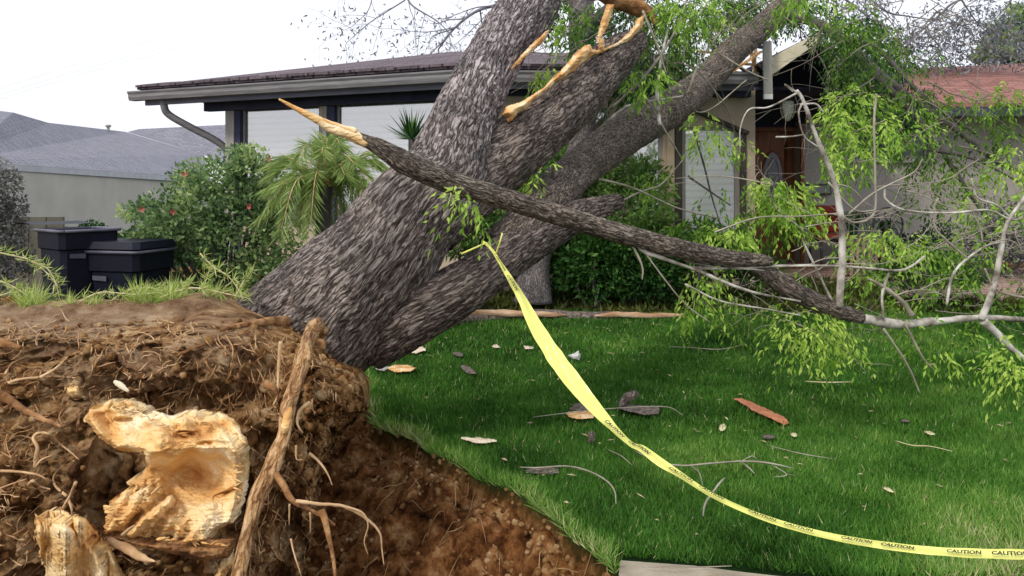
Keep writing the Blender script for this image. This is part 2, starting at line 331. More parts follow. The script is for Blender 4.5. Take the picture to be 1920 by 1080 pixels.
def shingle(name, c1, c2, sx=3.2, sz=11):
    m, t, b, o = newmat(name); tc = t.nodes.new('ShaderNodeTexCoord'); br = t.nodes.new('ShaderNodeTexBrick')
    br.inputs['Scale'].default_value = 1; br.inputs['Brick Width'].default_value = .3; br.inputs['Row Height'].default_value = .14; br.inputs['Mortar Size'].default_value = .008
    br.inputs['Color1'].default_value = tuple(c1)+(1,); br.inputs['Color2'].default_value = tuple(c2)+(1,); br.inputs['Mortar'].default_value = tuple(q*.35 for q in c1)+(1,)
    t.links.new(tc.outputs['Object'], br.inputs['Vector']); n = noise(t, tc.outputs['Object'], 14, 6, .7)
    r = ramp(t, [(.3, (.65, .65, .65)), (.7, (1.3, 1.3, 1.3))]); t.links.new(n.outputs['Fac'], r.inputs[0])
    mx = t.nodes.new('ShaderNodeMix'); mx.data_type = 'RGBA'; mx.blend_type = 'MULTIPLY'; mx.inputs['Factor'].default_value = 1
    t.links.new(br.outputs['Color'], mx.inputs['A']); t.links.new(r.outputs[0], mx.inputs['B']); t.links.new(mx.outputs['Result'], b.inputs['Base Color'])
    b.inputs['Roughness'].default_value = .9; bm = t.nodes.new('ShaderNodeBump'); bm.inputs['Strength'].default_value = .6; bm.inputs['Distance'].default_value = .03
    t.links.new(n.outputs['Fac'], bm.inputs['Height']); t.links.new(bm.outputs[0], b.inputs['Normal']); return m
ROOFM = shingle('brown_shingles', (.10, .075, .09), (.17, .13, .15))
ROOFR = shingle('red_shingles', (.24, .10, .085), (.36, .17, .135))
ROOFN = shingle('grey_shingles', (.20, .20, .245), (.27, .27, .32))
BRICKP = shingle('brick_path', (.30, .19, .155), (.40, .27, .22))
CONC = plain('concrete', [(.3, (.26, .225, .17)), (.55, (.38, .33, .255)), (.8, (.50, .45, .36))], 7, .9, .35, 90, detail=8)
BIN = plain('bin_plastic', [(.3, (.003, .0035, .011)), (.7, (.007, .008, .022))], 5, .55, .1, spec=.25)
BINE = plain('bin_rim_plastic', [(.3, (.07, .07, .10)), (.7, (.15, .145, .19))], 5, .4, .05)
TAPE, t, b, o = newmat('yellow_tape'); b.inputs['Base Color'].default_value = (.98, .98, .26, 1); b.inputs['Roughness'].default_value = .28
tr = t.nodes.new('ShaderNodeBsdfTranslucent'); tr.inputs['Color'].default_value = (.95, .95, .25, 1); mx = t.nodes.new('ShaderNodeMixShader'); mx.inputs[0].default_value = .16
t.links.new(b.outputs[0], mx.inputs[1]); t.links.new(tr.outputs[0], mx.inputs[2]); t.links.new(mx.outputs[0], o.inputs[0])
INK = plain('black_ink', [(0, (.012, .012, .01)), (1, (.02, .02, .015))], 5, .5, 0)
DOORM = plain('stained_door_wood', [(.3, (.10, .028, .010)), (.55, (.22, .07, .022)), (.75, (.34, .13, .045))], 3, .4, .2, 20, (9, 9, 1))
REDM = plain('red_fabric', [(.3, (.16, .018, .01)), (.7, (.26, .035, .02))], 5, .8, .1)
REDF = plain('red_petals', [(.3, (.24, .055, .04)), (.7, (.42, .13, .10))], 20, .6, 0)
IRON = plain('dark_iron', [(.3, (.03, .03, .03)), (.7, (.07, .065, .06))], 9, .5, .1)
LAMPG = plain('frosted_glass', [(.3, (.80, .79, .72)), (.7, (.88, .87, .80))], 4, .25, .0)
CLAY = plain('pot_clay', [(.3, (.10, .09, .085)), (.7, (.16, .14, .13))], 6, .7, .1)
FENCE = plain('weathered_fence', [(.3, (.085, .08, .06)), (.7, (.15, .14, .11))], 4, .9, .3, sc3=(1, 1, .4))
STONE = plain('grey_stone', [(.3, (.3, .3, .28)), (.7, (.46, .45, .42))], 12, .9, .3)

# ------------------------------------------------------------------ ground
CR = [G(668, 690), G(700, 792), G(735, 818), G(772, 828), G(815, 855), G(850, 872), G(905, 905), G(950, 925), G(1000, 962), G(1045, 985), G(1085, 1020), G(1130, 1050), G(1165, 1082)]
CR = [tuple(p[:2]) for p in CR]+[(.62, 2.7), (.8, 2.1), (.5, 1.45), (-.5, 1.15), (-2, 1.1), (-3.5, 1.8), (-4.6, 3.0), (-4.2, 4.4), (-2.6, 5.2), (-1.6, 6.0)]
def gz(x, y):                                   # terrain height without the crater
    z = .12*np.clip(y-9.75, 0, 2.6)*ss(-7, -4.2, np.asarray(x, float))
    return z
xs = np.unique(np.round(np.concatenate([np.linspace(-300, -12, 20), np.linspace(-12, -2, 50), np.linspace(-2, 1.1, 156), np.linspace(1.1, 8, 70), np.linspace(8, 300, 30)]), 4))
ys = np.unique(np.round(np.concatenate([np.linspace(-20, 1, 12), np.linspace(1, 6.6, 281), np.linspace(6.6, 16, 80), np.linspace(16, 600, 40)]), 4))
X, Y_ = np.meshgrid(xs, ys); xf, yf = X.ravel(), Y_.ravel()
nzq = fbm(np.column_stack([xf*3.1, yf*3.1, 0*xf+2]), 4)-.5
dd = distpoly(xf, yf, CR)*np.where(inpoly(xf, yf, CR), 1, -1)+nzq*.14
zz = gz(xf, yf)+(fbm(np.column_stack([xf*.8, yf*.8, 0*xf]), 3)-.5)*.05
lump = fbm(np.column_stack([xf*9, yf*9, 0*xf+4]), 5)-.5; big = ridged(np.column_stack([xf*2.3, yf*2.3, 0*xf+9]), 3)-.6
dep = .10*ss(0, .04, dd)+.50*ss(.0, 1.15, dd); inside = ss(.0, .1, dd)
zz = zz-dep+inside*(lump*.26+big*.2+(ridged(np.column_stack([xf*24, yf*24, 0*xf+4]), 3)-.6)*.06)
nx, ny = len(xs), len(ys); ii = np.arange(ny-1)[:, None]*nx; jj = np.arange(nx-1)[None, :]
gf = np.stack([ii+jj, ii+jj+1, ii+nx+jj+1, ii+nx+jj], -1).reshape(-1, 4)
soilm = np.maximum(ss(-.01, .04, dd), ss(9.7, 9.95, yf+nzq*.3)*ss(14.5, 13.5, yf)*.85)
tag(mk('ground', np.column_stack([xf, yf, zz]), gf, LAWN, None, True, {'soil': soilm}), 'green front lawn with the raw brown crater left by the roots', kind='structure')
def crd(x, y):
    x = np.asarray(x, float); y = np.asarray(y, float)
    n = fbm(np.column_stack([x*3.1, y*3.1, 0*x+2]), 4)-.5
    return distpoly(x, y, CR)*np.where(inpoly(x, y, CR), 1, -1)+n*.14
# pavement in the front right corner
sb = MB(); p = [G(1163, 1056), G(1300, 1066), G(1400, 1079), G(1700, 1112)]
e = [(q[0], q[1]) for q in p]+[(6, 1.9), (6, .2), (.75, .2), (.62, 2.2), (.50, 2.85), tuple(G(1160, 1083)[:2])]
sb.slab([(x, y, .012) for x, y in e], .11); tag(sb.build('sidewalk', CONC), 'pale concrete sidewalk along the lawn', kind='structure')
# brick walk to the porch
pm = MB(); pts = [(3.0, 11.3), (5.1, 11.1), (5.2, 10.35), (12, 10.0), (14, 11.3), (5.3, 12.55), (3.4, 12.8)]
pm.slab([(x, y, .12*min(max(y-9.75, 0), 2.6)+.035) for x, y in pts], .03); tag(pm.build('brick_path', BRICKP), 'pinkish brick walk leading to the front door', kind='structure')

# ------------------------------------------------------------------ leaf machinery
def leafquads(P, D, L, Wd, seed=0, vv=None, curl=.12):
    n = len(P); r = np.random.default_rng(seed); D = D/(np.linalg.norm(D, axis=1)[:, None]+1e-9)
    rv = r.normal(size=(n, 3)); S = np.cross(D, rv); S /= np.linalg.norm(S, axis=1)[:, None]+1e-9; N = np.cross(S, D)
    L = np.broadcast_to(L, (n,))[:, None]; Wd = np.broadcast_to(Wd, (n,))[:, None]
    mid = P+D*L*.42+N*L*curl; a = mid+S*Wd/2; b = mid-S*Wd/2; tip = P+D*L
    v = np.stack([P, a, tip, b], 1).reshape(-1, 3); f = np.arange(4*n).reshape(-1, 4)
    if vv is None: vv = r.random(n)
    return v, f, np.repeat(vv, 4)
class LB:
    def __init__(s): s.v = []; s.f = []; s.a = []; s.n = 0
    def add(s, v, f, a): s.v.append(v); s.f.append(f+s.n); s.a.append(a); s.n += len(v)
    def build(s, name, m, parent=None): return mk(name, np.vstack(s.v), np.vstack(s.f), m, parent, False, {'v': np.clip(np.concatenate(s.a), 0, 1)})
def sprays(lb, C, Rd, n, seed, L=.085, droop=.9, bright=.5, nl=6, rl=.2):
    """n drooping compound leaves scattered in an ellipsoid round C"""
    r = np.random.default_rng(seed); C = np.array(C, float); Rd = np.array(Rd, float)
    u = r.normal(size=(n, 3)); u /= np.linalg.norm(u, axis=1)[:, None]; q = u*(r.random(n)**.45)[:, None]; P = C+q*Rd
    qx = 960+P[:, 0]/P[:, 1]*F; qy = HOR-(P[:, 2]-H)/P[:, 1]*F
    bare = ((qx > 1408) & (qx < 1550) & (qy > 95) & (qy < 325)) | ((qx > 1288) & (qx < 1400) & (qy > 280) & (qy < 395) & (r.random(n) < .75))   # stripped twigs: the doorway shows through
    P = P[~bare]; u = u[~bare]; q = q[~bare]; n = len(P)
    if n == 0: return
    d = u*[1, 1, .6]+r.normal(size=(n, 3))*.35; d[:, 2] -= droop*.6; d /= np.linalg.norm(d, axis=1)[:, None]
    side = np.cross(d, [0, 0, 1.]); side /= np.linalg.norm(side, axis=1)[:, None]+1e-6
    bv = bright+(r.random(n)-.5)*.45+q[:, 2]*.18; le = r.uniform(.7, 1.25, n)*rl  # shading put into leaf colour: lighter towards the clump's top
    for k in range(nl):
        t = (k+1)/nl; base = P+d*(le*t)[:, None]; base[:, 2] -= droop*le*t*t*.55
        dk = d.copy(); dk[:, 2] -= droop*t*.9
        for sg in ((-1, 1) if k < nl-1 else (0,)):
            dl = dk*.7+side*sg*.6; dl[:, 2] -= droop*.5; dl += r.normal(size=(n, 3))*.42; kp = r.random(n) < .8
            lb.add(*leafquads((base+r.normal(size=(n, 3))*.012)[kp], dl[kp], (L*r.uniform(.45, 1.1, n))[kp], L*.27, seed+k*3+sg+1, (bv+(r.random(n)-.5)*.4)[kp]))
def crown(lb, C, Rd, n, seed, L=.05, Wd=.025, bright=.5, shell=.4, up=0):
    r = np.random.default_rng(seed); C = np.array(C, float); Rd = np.array(Rd, float)
    m = int(n*2.2); u = r.normal(size=(m, 3)); u /= np.linalg.norm(u, axis=1)[:, None]; rad = r.random(m)**shell
    P = C+u*rad[:, None]*Rd*(1+.5*(fbm(u*2.3+seed, 3)-.5))[:, None]
    dens = fbm((P-C)/Rd.mean()*3.6+seed, 3); keep = dens > np.quantile(dens, .5); P = P[keep][:n]; u = u[keep][:n]; dens = dens[keep][:n]
    D = u+r.normal(size=(len(P), 3))*.7; D[:, 2] += up
    bv = bright+(fbm(P*3+seed, 2)-.5)*.9+(r.random(len(P))-.5)*.45
    lb.add(*leafquads(P, D, L*r.uniform(.6, 1.3, len(P)), Wd*r.uniform(.7, 1.2, len(P)), seed, bv))
def twigs(mb, start, dirv, length, r0, seed, depth=2, droop=.3, sides=5):
    r = np.random.default_rng(seed); d = np.array(dirv, float); d /= np.linalg.norm(d); p = np.array(start, float); pts = [p]; n = 6
    for k in range(n):
        d = d+r.normal(size=3)*.17; d[2] -= droop*.12; d /= np.linalg.norm(d); p = p+d*length/n; pts.append(p)
    mb.tube(pts, np.linspace(r0, r0*.25, n+1), sides, 2)
    ends = [pts[-1]]
    if depth > 0:
        for k in (2, 3, 4, 5):
            if r.random() < .8:
                dn = d+r.normal(size=3)*.9; ends += twigs(mb, pts[k], dn, length*.5*r.uniform(.6, 1.1), r0*.5, seed*7+k, depth-1, droop, sides)
    return ends

# ------------------------------------------------------------------ main house
def online(p0, d, px):                          # point on a plan line seen at column px
    k = (px-960)/F; p0 = np.array(p0, float); d = np.array(d, float)
    t_ = (k*p0[1]-p0[0])/(d[0]-k*d[1]); return p0+d*t_
A0 = np.array([-5.89, 12.27]); B0 = np.array([-.73, 10.0]); C0 = np.array([3.16, 10.25])
d1 = (B0-A0)/np.linalg.norm(B0-A0); n1 = np.array([-d1[1], d1[0]]); d2 = (C0-B0)/np.linalg.norm(C0-B0); n2 = np.array([-d2[1], d2[0]])
WA = A0+n1*.7; WB = B0+(n1+n2)/2*.72; WC = C0+n2*.65
house = thing('house', 'single-storey beige house with white blinds, its roof corner crushed under the fallen tree', 'house', (0, 11.5, .2))
p422 = online(WA, d1, 424); wm = MB()
L1 = lambda px, off=0: online(WA+n1*off, d1, px)
L2 = lambda px, off=0: online(WC+n2*off, d2, px)
wm.wall(L1(426), WB, .2, .1, .95); wm.wall(L1(426), WB, .2, 2.84, 2.9)
wm.wall(L1(600), L1(628), .2, .95, 2.84); wm.wall(L1(842), WB, .2, .95, 2.84)
wm.build('wall', WALLP, house)
wm = MB(); a = L2(1180); wm.wall(WB+d2*.02, a, .2, .1, 2.9); wm.wall(a+d2*.0, L2(1416), .2, .1, .62)
wm.wall(L2(1386), L2(1416), .2, .62, 2.36); wm.wall(L2(1243), L2(1281), .2, .62, 2.36); wm.wall(a, L2(1416), .2, 2.36, 2.9)
e = L2(1416); wm.box(e[0]-.2, e[0], e[1]+.21, 13.1, .1, 2.9); wm.build('wall', WALLP, house)
# windows: frame, blind and pane each their own mesh
def window(p, q, z0, z1, n_, f=.05, glass=GLASS, frm=POSTM):
    p = np.array(p); q = np.array(q); d = (q-p)/np.linalg.norm(q-p)
    m = MB(); o_ = n_*.04
    m.wall(p+o_, q+o_, .08, z0, z0+f); m.wall(p+o_, q+o_, .08, z1-f, z1)
    m.wall(p+o_, p+o_+d*f, .08, z0+f, z1-f); m.wall(q+o_-d*f, q+o_, .08, z0+f, z1-f)
    w_ = m.build('window', frm, house)
    b_ = MB(); zz_ = z0+f+.012; q0 = p+n_*.085+d*f; q1 = q+n_*.085-d*f
    while zz_ < z1-f-.05:                       # every slat of the blind is geometry
        n3 = np.array([n_[0], n_[1]])
        v = [(*(q0-n3*.004), zz_), (*(q1-n3*.004), zz_), (*(q1+n3*.004), zz_+.052), (*(q0+n3*.004), zz_+.052)]
        b_.add(v, [(0, 1, 2, 3)]); zz_ += .05
    b_.build('blind', BLIND, w_)
    g_ = MB(); g_.wall(p+n_*.058+d*f, q+n_*.058-d*f, .006, z0+f, z1-f); g_.build('pane', glass, w_)
    return w_
window(L1(449), L1(600), .95, 2.83, n1); window(L1(628), L1(842), .95, 2.83, n1)
GLASS2 = glassmat('shaded_window_glass', (.98, .98, .97), .32, .2)
window(L2(1281), L2(1386), .62, 2.36, n2, .045, GLASS2); window(L2(1183), L2(1243), .62, 2.36, n2)
window(WB+d2*.75+n2*-.1, WB+d2*1.9+n2*-.1, .95, 2.6, n2)
# posts
for x0, x1, l, m_, z1 in ((422, 438, L1, POSTM, 2.72), (438, 450, L1, BEAM, 2.72), (604, 612, L1, POSTM, 2.72), (613, 627, L1, BEAM, 2.72), (1251, 1265, L2, POSTT, 2.76), (1266, 1280, L2, DARKP, 2.76), (1388, 1400, L2, DARKP, 2.3)):
    off = -.05 if m_ in (POSTM, POSTT) else -.03
    m = MB(); m.wall(l(x0, off), l(x1, off), .1, .1, z1); m.build('post', m_, house, bevel=.006)
# diagonal trim above the right-hand window
a, b_ = L2(1285, -.02), L2(1402, -.02)
m = MB(); m.bar((a[0], a[1], H+150*a[1]/F), (b_[0], b_[1], H+100*b_[1]/F), .05, .11, (0, 1, 0)); m.build('trim', DARKP, house)
# beam, fascia, gutter
m = MB(); a = online(WA-n1*.12, d1, 382); m.wall(a, WB-n1*.12-d1*.02, .12, 2.72, 2.86); a = WB-n2*.12+d2*.05; m.wall(a, WC-n2*.12+d2*.1, .12, 2.76, 2.88); m.build('beam', BEAM, house)
m = MB(); m.wall(A0+n1*.14+d1*.2, B0+n1*.14, .05, 2.80, 3.04); m.wall(B0+n2*.14+d2*.03, C0+n2*.14, .05, 2.80, 3.04); m.build('fascia', FASC, house)
def gutter(p, q, d, n, z):
    prof = [(.13, 0), (.02, 0), (0, .05), (.0, .09), (-.02, .12), (-.02, .14), (-.008, .14), (-.008, .12), (.012, .09), (.012, .05), (.03, .012), (.13, .012)]
    v = []; k = len(prof)
    for e in (p, q):
        for o_, h in prof: v.append((*(e+n*o_), z+h))
    f = [(i, (i+1) % k, (i+1) % k+k, i+k) for i in range(k)]+[tuple(range(k-1, -1, -1)), tuple(range(k, 2*k))]
    m = MB(); m.add(v, f); return m.build('gutter', TRIM, house)
gutter(A0, B0, d1, n1, 2.87); gutter(B0+d2*.01, C0, d2, n2, 2.87)
# soffit
m = MB(); E3 = lambda p, z: (p[0], p[1], z)
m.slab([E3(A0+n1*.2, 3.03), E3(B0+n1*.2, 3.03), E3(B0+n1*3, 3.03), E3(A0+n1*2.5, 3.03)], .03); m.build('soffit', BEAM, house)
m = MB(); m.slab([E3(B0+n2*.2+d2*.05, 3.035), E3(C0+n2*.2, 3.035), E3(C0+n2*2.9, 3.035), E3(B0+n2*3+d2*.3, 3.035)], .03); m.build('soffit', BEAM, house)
# roof: hip end on the left, ridge, damaged edge on the right
ra, rb_, r1, r2 = E3(A0+n1*.06-d1*-.12, 3.09), E3(B0+n1*.06, 3.09), (-1.0, 13.2, 3.78), (3.0, 13.6, 3.80)
m = MB(); m.slab([ra, rb_, r1], .05); m.slab([rb_, E3(C0+n2*.06-d2*.95, 3.09), (2.2, 11.2, 3.34), (2.4, 12.0, 3.5), r2, r1], .05)
m.slab([r1, r2, (3.0, 17.5, 3.1), (-5.2, 17, 3.1), ra], .05); m.build('roof', ROOFM, house)
# thatch of shingle edges along the eave
m = MB(); rr_ = np.random.default_rng(3)
for p, d, n, ln in ((A0, d1, n1, np.linalg.norm(B0-A0)), (B0, d2, n2, np.linalg.norm(C0-B0)-.95)):
    s = .12
    while s < ln-.1:
        w_ = rr_.uniform(.12, .26); q = p+d*s+n*.03; q2 = p+d*(s+w_)+n*.03; h = rr_.uniform(0, .012)
        m.slab([E3(q, 3.10+h), E3(q2, 3.10+h), E3(q2+n*.4, 3.18+h), E3(q+n*.4, 3.18+h)], .035); s += w_+.006
m.build('eave_shingles', ROOFM, house)
# downpipe
q = W(308, 188, 12.15); m = MB(); m.tube([W(308, 180, 12.2), W(308, 200, 12.2), W(318, 216, 12.25), W(360, 240, 12.35), W(402, 262, 12.45), W(424, 280, 12.5), W(430, 300, 12.5), W(430, 480, 12.5)], .055, 10, 4); m.build('downspout', TRIM, house, True)
# porch: door wall, recess, right wing
m = MB(); m.wall((3.1, 13.1), (3.74, 13.1), .2, .1, 3.0); m.wall((3.74, 13.1), (4.66, 13.1), .2, 2.47, 3.0); m.build('wall', BEAM, house)  # recess shade put into the wall's navy colour
m = MB(); m.wall((4.64, 12.9), (5.55, 12.93), .22, .1, 2.95); m.wall((5.55, 12.93), (6.75, 12.97), .22, .1, 2.0); m.wall((5.55, 12.93), (6.75, 12.97), .22, 2.68, 2.95); m.wall((6.75, 12.97), (13, 13.2), .22, .1, 2.95); m.build('wall', WALLG, house)
w_ = window((5.55, 12.93), (6.75, 12.97), 2.0, 2.68, np.array([0, 1.]), glass=GLASSD, frm=WALLG)
m = MB(); m.wall((5.5, 12.87), (6.8, 12.91), .06, 1.94, 2.0); m.build('sill', POSTM, w_)
door = MB(); door.box(3.76, 4.64, 13.13, 13.18, .33, 2.45); dr = door.build('door', DOORM, house)
m = MB(); m.box(3.70, 3.76, 13.0, 13.16, .33, 2.52); m.box(4.64, 4.70, 12.85, 12.90, .33, 2.52); m.box(3.76, 4.64, 13.0, 13.1, 2.45, 2.52); m.build('door_frame', DOORM, dr, bevel=.008)
th = np.linspace(0, 2*np.pi, 40); m = MB(); cx, cz = 4.28, 1.62
m.add([(cx, 13.118, cz)]+[(cx+.17*math.cos(a), 13.118, cz+.5*math.sin(a)) for a in th[:-1]], [(0, k+1, (k+1) % 39+1) for k in range(39)]); m.build('glass_oval', GLASSD, dr)
m = MB(); m.tube([(cx+.18*math.cos(a), 13.12, cz+.51*math.sin(a)) for a in th], .017, 6, 1); m.tube([(cx+.18*math.cos(a)*.55, 13.115, cz+.4*math.sin(a)) for a in th], .006, 5, 1)
for sx in (3.84, 4.5): m.bar((sx, 13.12, .5), (sx, 13.12, 2.3), .05, .03, (0, 1, 0))
m.build('moulding', DOORM, dr, True)
m = MB(); m.tube([(3.84, 13.1, 1.28), (3.84, 13.05, 1.30), (3.84, 13.05, 1.42), (3.84, 13.1, 1.44)], .012, 6, 3); m.build('handle', IRON, dr, True)
# porch gable, open, its shade painted dark navy, with cream rake board
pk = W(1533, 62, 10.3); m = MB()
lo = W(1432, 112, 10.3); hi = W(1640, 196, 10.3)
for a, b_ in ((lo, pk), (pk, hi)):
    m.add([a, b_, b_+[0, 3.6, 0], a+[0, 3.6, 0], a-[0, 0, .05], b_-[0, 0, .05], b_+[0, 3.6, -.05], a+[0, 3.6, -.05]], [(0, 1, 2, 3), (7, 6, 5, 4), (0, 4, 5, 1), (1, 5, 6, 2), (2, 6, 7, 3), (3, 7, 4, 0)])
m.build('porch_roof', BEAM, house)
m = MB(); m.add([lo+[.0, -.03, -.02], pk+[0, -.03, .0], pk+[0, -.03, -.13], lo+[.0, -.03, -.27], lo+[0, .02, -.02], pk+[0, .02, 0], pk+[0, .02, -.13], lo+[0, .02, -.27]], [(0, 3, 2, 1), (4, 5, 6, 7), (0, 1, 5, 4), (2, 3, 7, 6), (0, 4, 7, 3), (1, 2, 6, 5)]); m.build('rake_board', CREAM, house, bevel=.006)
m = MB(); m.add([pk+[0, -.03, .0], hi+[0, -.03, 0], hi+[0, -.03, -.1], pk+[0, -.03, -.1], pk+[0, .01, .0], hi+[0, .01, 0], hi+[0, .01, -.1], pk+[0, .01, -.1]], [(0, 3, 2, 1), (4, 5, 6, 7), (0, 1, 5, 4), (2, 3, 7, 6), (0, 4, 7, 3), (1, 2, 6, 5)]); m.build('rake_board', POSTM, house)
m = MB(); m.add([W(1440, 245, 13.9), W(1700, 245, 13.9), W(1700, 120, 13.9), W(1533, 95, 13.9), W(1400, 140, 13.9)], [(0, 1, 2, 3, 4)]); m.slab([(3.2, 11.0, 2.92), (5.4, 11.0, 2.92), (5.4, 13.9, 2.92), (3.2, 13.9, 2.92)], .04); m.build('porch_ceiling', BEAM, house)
m = MB(); m.bar(W(1438, 78, 10.05), W(1440, 176, 10.05), .11, .04, (0, 1, 0)); bo = m.build('broken_board', POSTM, house, bevel=.004)
m = MB(); m.bar(W(1440, 176.3, 10.04), W(1440, 186, 10.04), .108, .042, (0, 1, 0)); m.build('board_end', WHITE, bo)
for k, (a, b_, wd, mt) in enumerate((((1352, 148), (1425, 98), .10, WOODO), ((1360, 118), (1428, 122), .08, WOODO), ((1345, 100), (1425, 150), .07, DARKP), ((1400, 60), (1420, 148), .06, WOODO), ((1418, 78), (1412, 150), .05, CREAM), ((1470, 110), (1455, 140), .03, CREAM), ((1528, 72), (1520, 105), .03, POSTM), ((1375, 70), (1430, 90), .12, BEAM), ((1350, 132), (1400, 138), .14, WOODO), ((1310, 96), (1345, 100), .05, WOODO))):
    y = 10.35+.06*k; m = MB(); m.bar(W(*a, y), W(*b_, y+.25), .03, wd, (0, 1, .1)); m.build('broken_rafter', mt, house)
# right wing roof
m = MB(); m.slab([(4.7, 12.25, 2.84), (13, 12.5, 2.84), (13, 16.4, 4.2), (6.6, 16, 3.85)], .06); m.slab([(6.6, 16, 3.85), (13, 16.4, 4.2), (13, 21, 2.8), (5, 20, 2.8)], .06); m.build('roof', ROOFR, house)
m = MB(); m.wall((4.7, 12.26), (13, 12.51), .05, 2.64, 2.775); m.build('fascia', BEAM, house)
m = MB(); m.slab([(4.7, 12.35, 2.78), (13, 12.6, 2.78), (13, 13.2, 2.78), (4.7, 12.95, 2.78)], .03); m.build('soffit', BEAM, house)
# porch lantern
q = W(1477, 207, 11.12); ln = thing('porch_lantern', 'hanging porch lantern with frosted white globe beside the front door', 'lantern', q-[0, 0, .16])
prof = [(.03, .15), (.09, .12), (.105, .05), (.10, -.02), (.07, -.10), (.03, -.14), (.0, -.15)]
def lathe(c, prof, n=20):
    v = []; f = []
    for r_, h in prof:
        for k in range(n): a = 2*np.pi*k/n; v.append((c[0]+r_*math.cos(a), c[1]+r_*math.sin(a), c[2]+h))
    for i in range(len(prof)-1):
        for k in range(n): f.append((i*n+k, i*n+(k+1) % n, (i+1)*n+(k+1) % n, (i+1)*n+k))
    return v, f
MB().add(*lathe(q, prof)).build('globe', LAMPG, ln, True)
m = MB(); m.add(*lathe(q, [(.02, .30), (.02, .2), (.12, .16), (.11, .13), (.03, .15)])); m.tube([q+[0, 0, .28], (q[0], q[1], 2.885)], .008, 6, 1)
for k in range(4): a = k*np.pi/2+.5; m.tube([q+[.115*math.cos(a), .115*math.sin(a), .12], q+[.115*math.cos(a), .115*math.sin(a), 0], q+[.05*math.cos(a), .05*math.sin(a), -.14]], .006, 5, 3)
m.build('bracket', IRON, ln, True)

# ------------------------------------------------------------------ neighbour's house
nb = thing('neighbor_house', 'low beige house next door with a grey shingle roof', 'house', (-12, 22, -.4))
NA = np.array([-15.3, 18.6]); NB = np.array([-9.5, 34.]); 
ea, eb = W(-80, 300, 19.4), W(395, 334, 34.)
m = MB(); m.add([ea+[0, .45, 0], eb+[-.1, .45, 0], (eb[0]-.1, eb[1]+.45, -.6), (ea[0], ea[1]+.45, -.6)], [(0, 1, 2, 3)]); m.build('wall', WALLN, nb)
m = MB(); m.add([ea, eb, eb-[0, 0, .22], ea-[0, 0, .17]], [(0, 1, 2, 3)]); m.build('fascia', plain('pale_fascia', [(.3, (.42, .42, .46)), (.7, (.52, .52, .56))], 3, .7, 0), nb)
m = MB(); m.add([ea-[0, 0, .17], eb-[0, 0, .22], eb+[0, .5, -.22], ea+[0, .5, -.17]], [(0, 1, 2, 3)]); m.build('soffit', BEAM, nb)
m = MB(); r0_, r1_, r2_, r3_ = W(-80, 198, 26), W(25, 211, 27), W(90, 230, 30), W(235, 247, 40)
m.add([ea+[0, -.06, -.015], eb+[0, -.06, -.015], W(380, 290, 40), r3_, r2_, r1_, r0_], [(0, 1, 2), (0, 2, 3), (0, 3, 4), (0, 4, 5), (0, 5, 6)]); m.build('roof', ROOFN, nb)
m = MB(); m.add([r3_+[0, .2, 0], W(260, 242, 42), W(460, 232, 44), W(460, 330, 36), W(380, 290, 40.3)], [(0, 1, 2, 3, 4)]); m.build('roof', ROOFN, nb)
m = MB(); m.tube([W(203, 250, 37), W(203, 236, 37)], .07, 8, 1); m.tube([W(203, 238, 37), W(203, 234, 37)], .13, 8, 1); m.build('roof_vent', POSTM, nb, True)

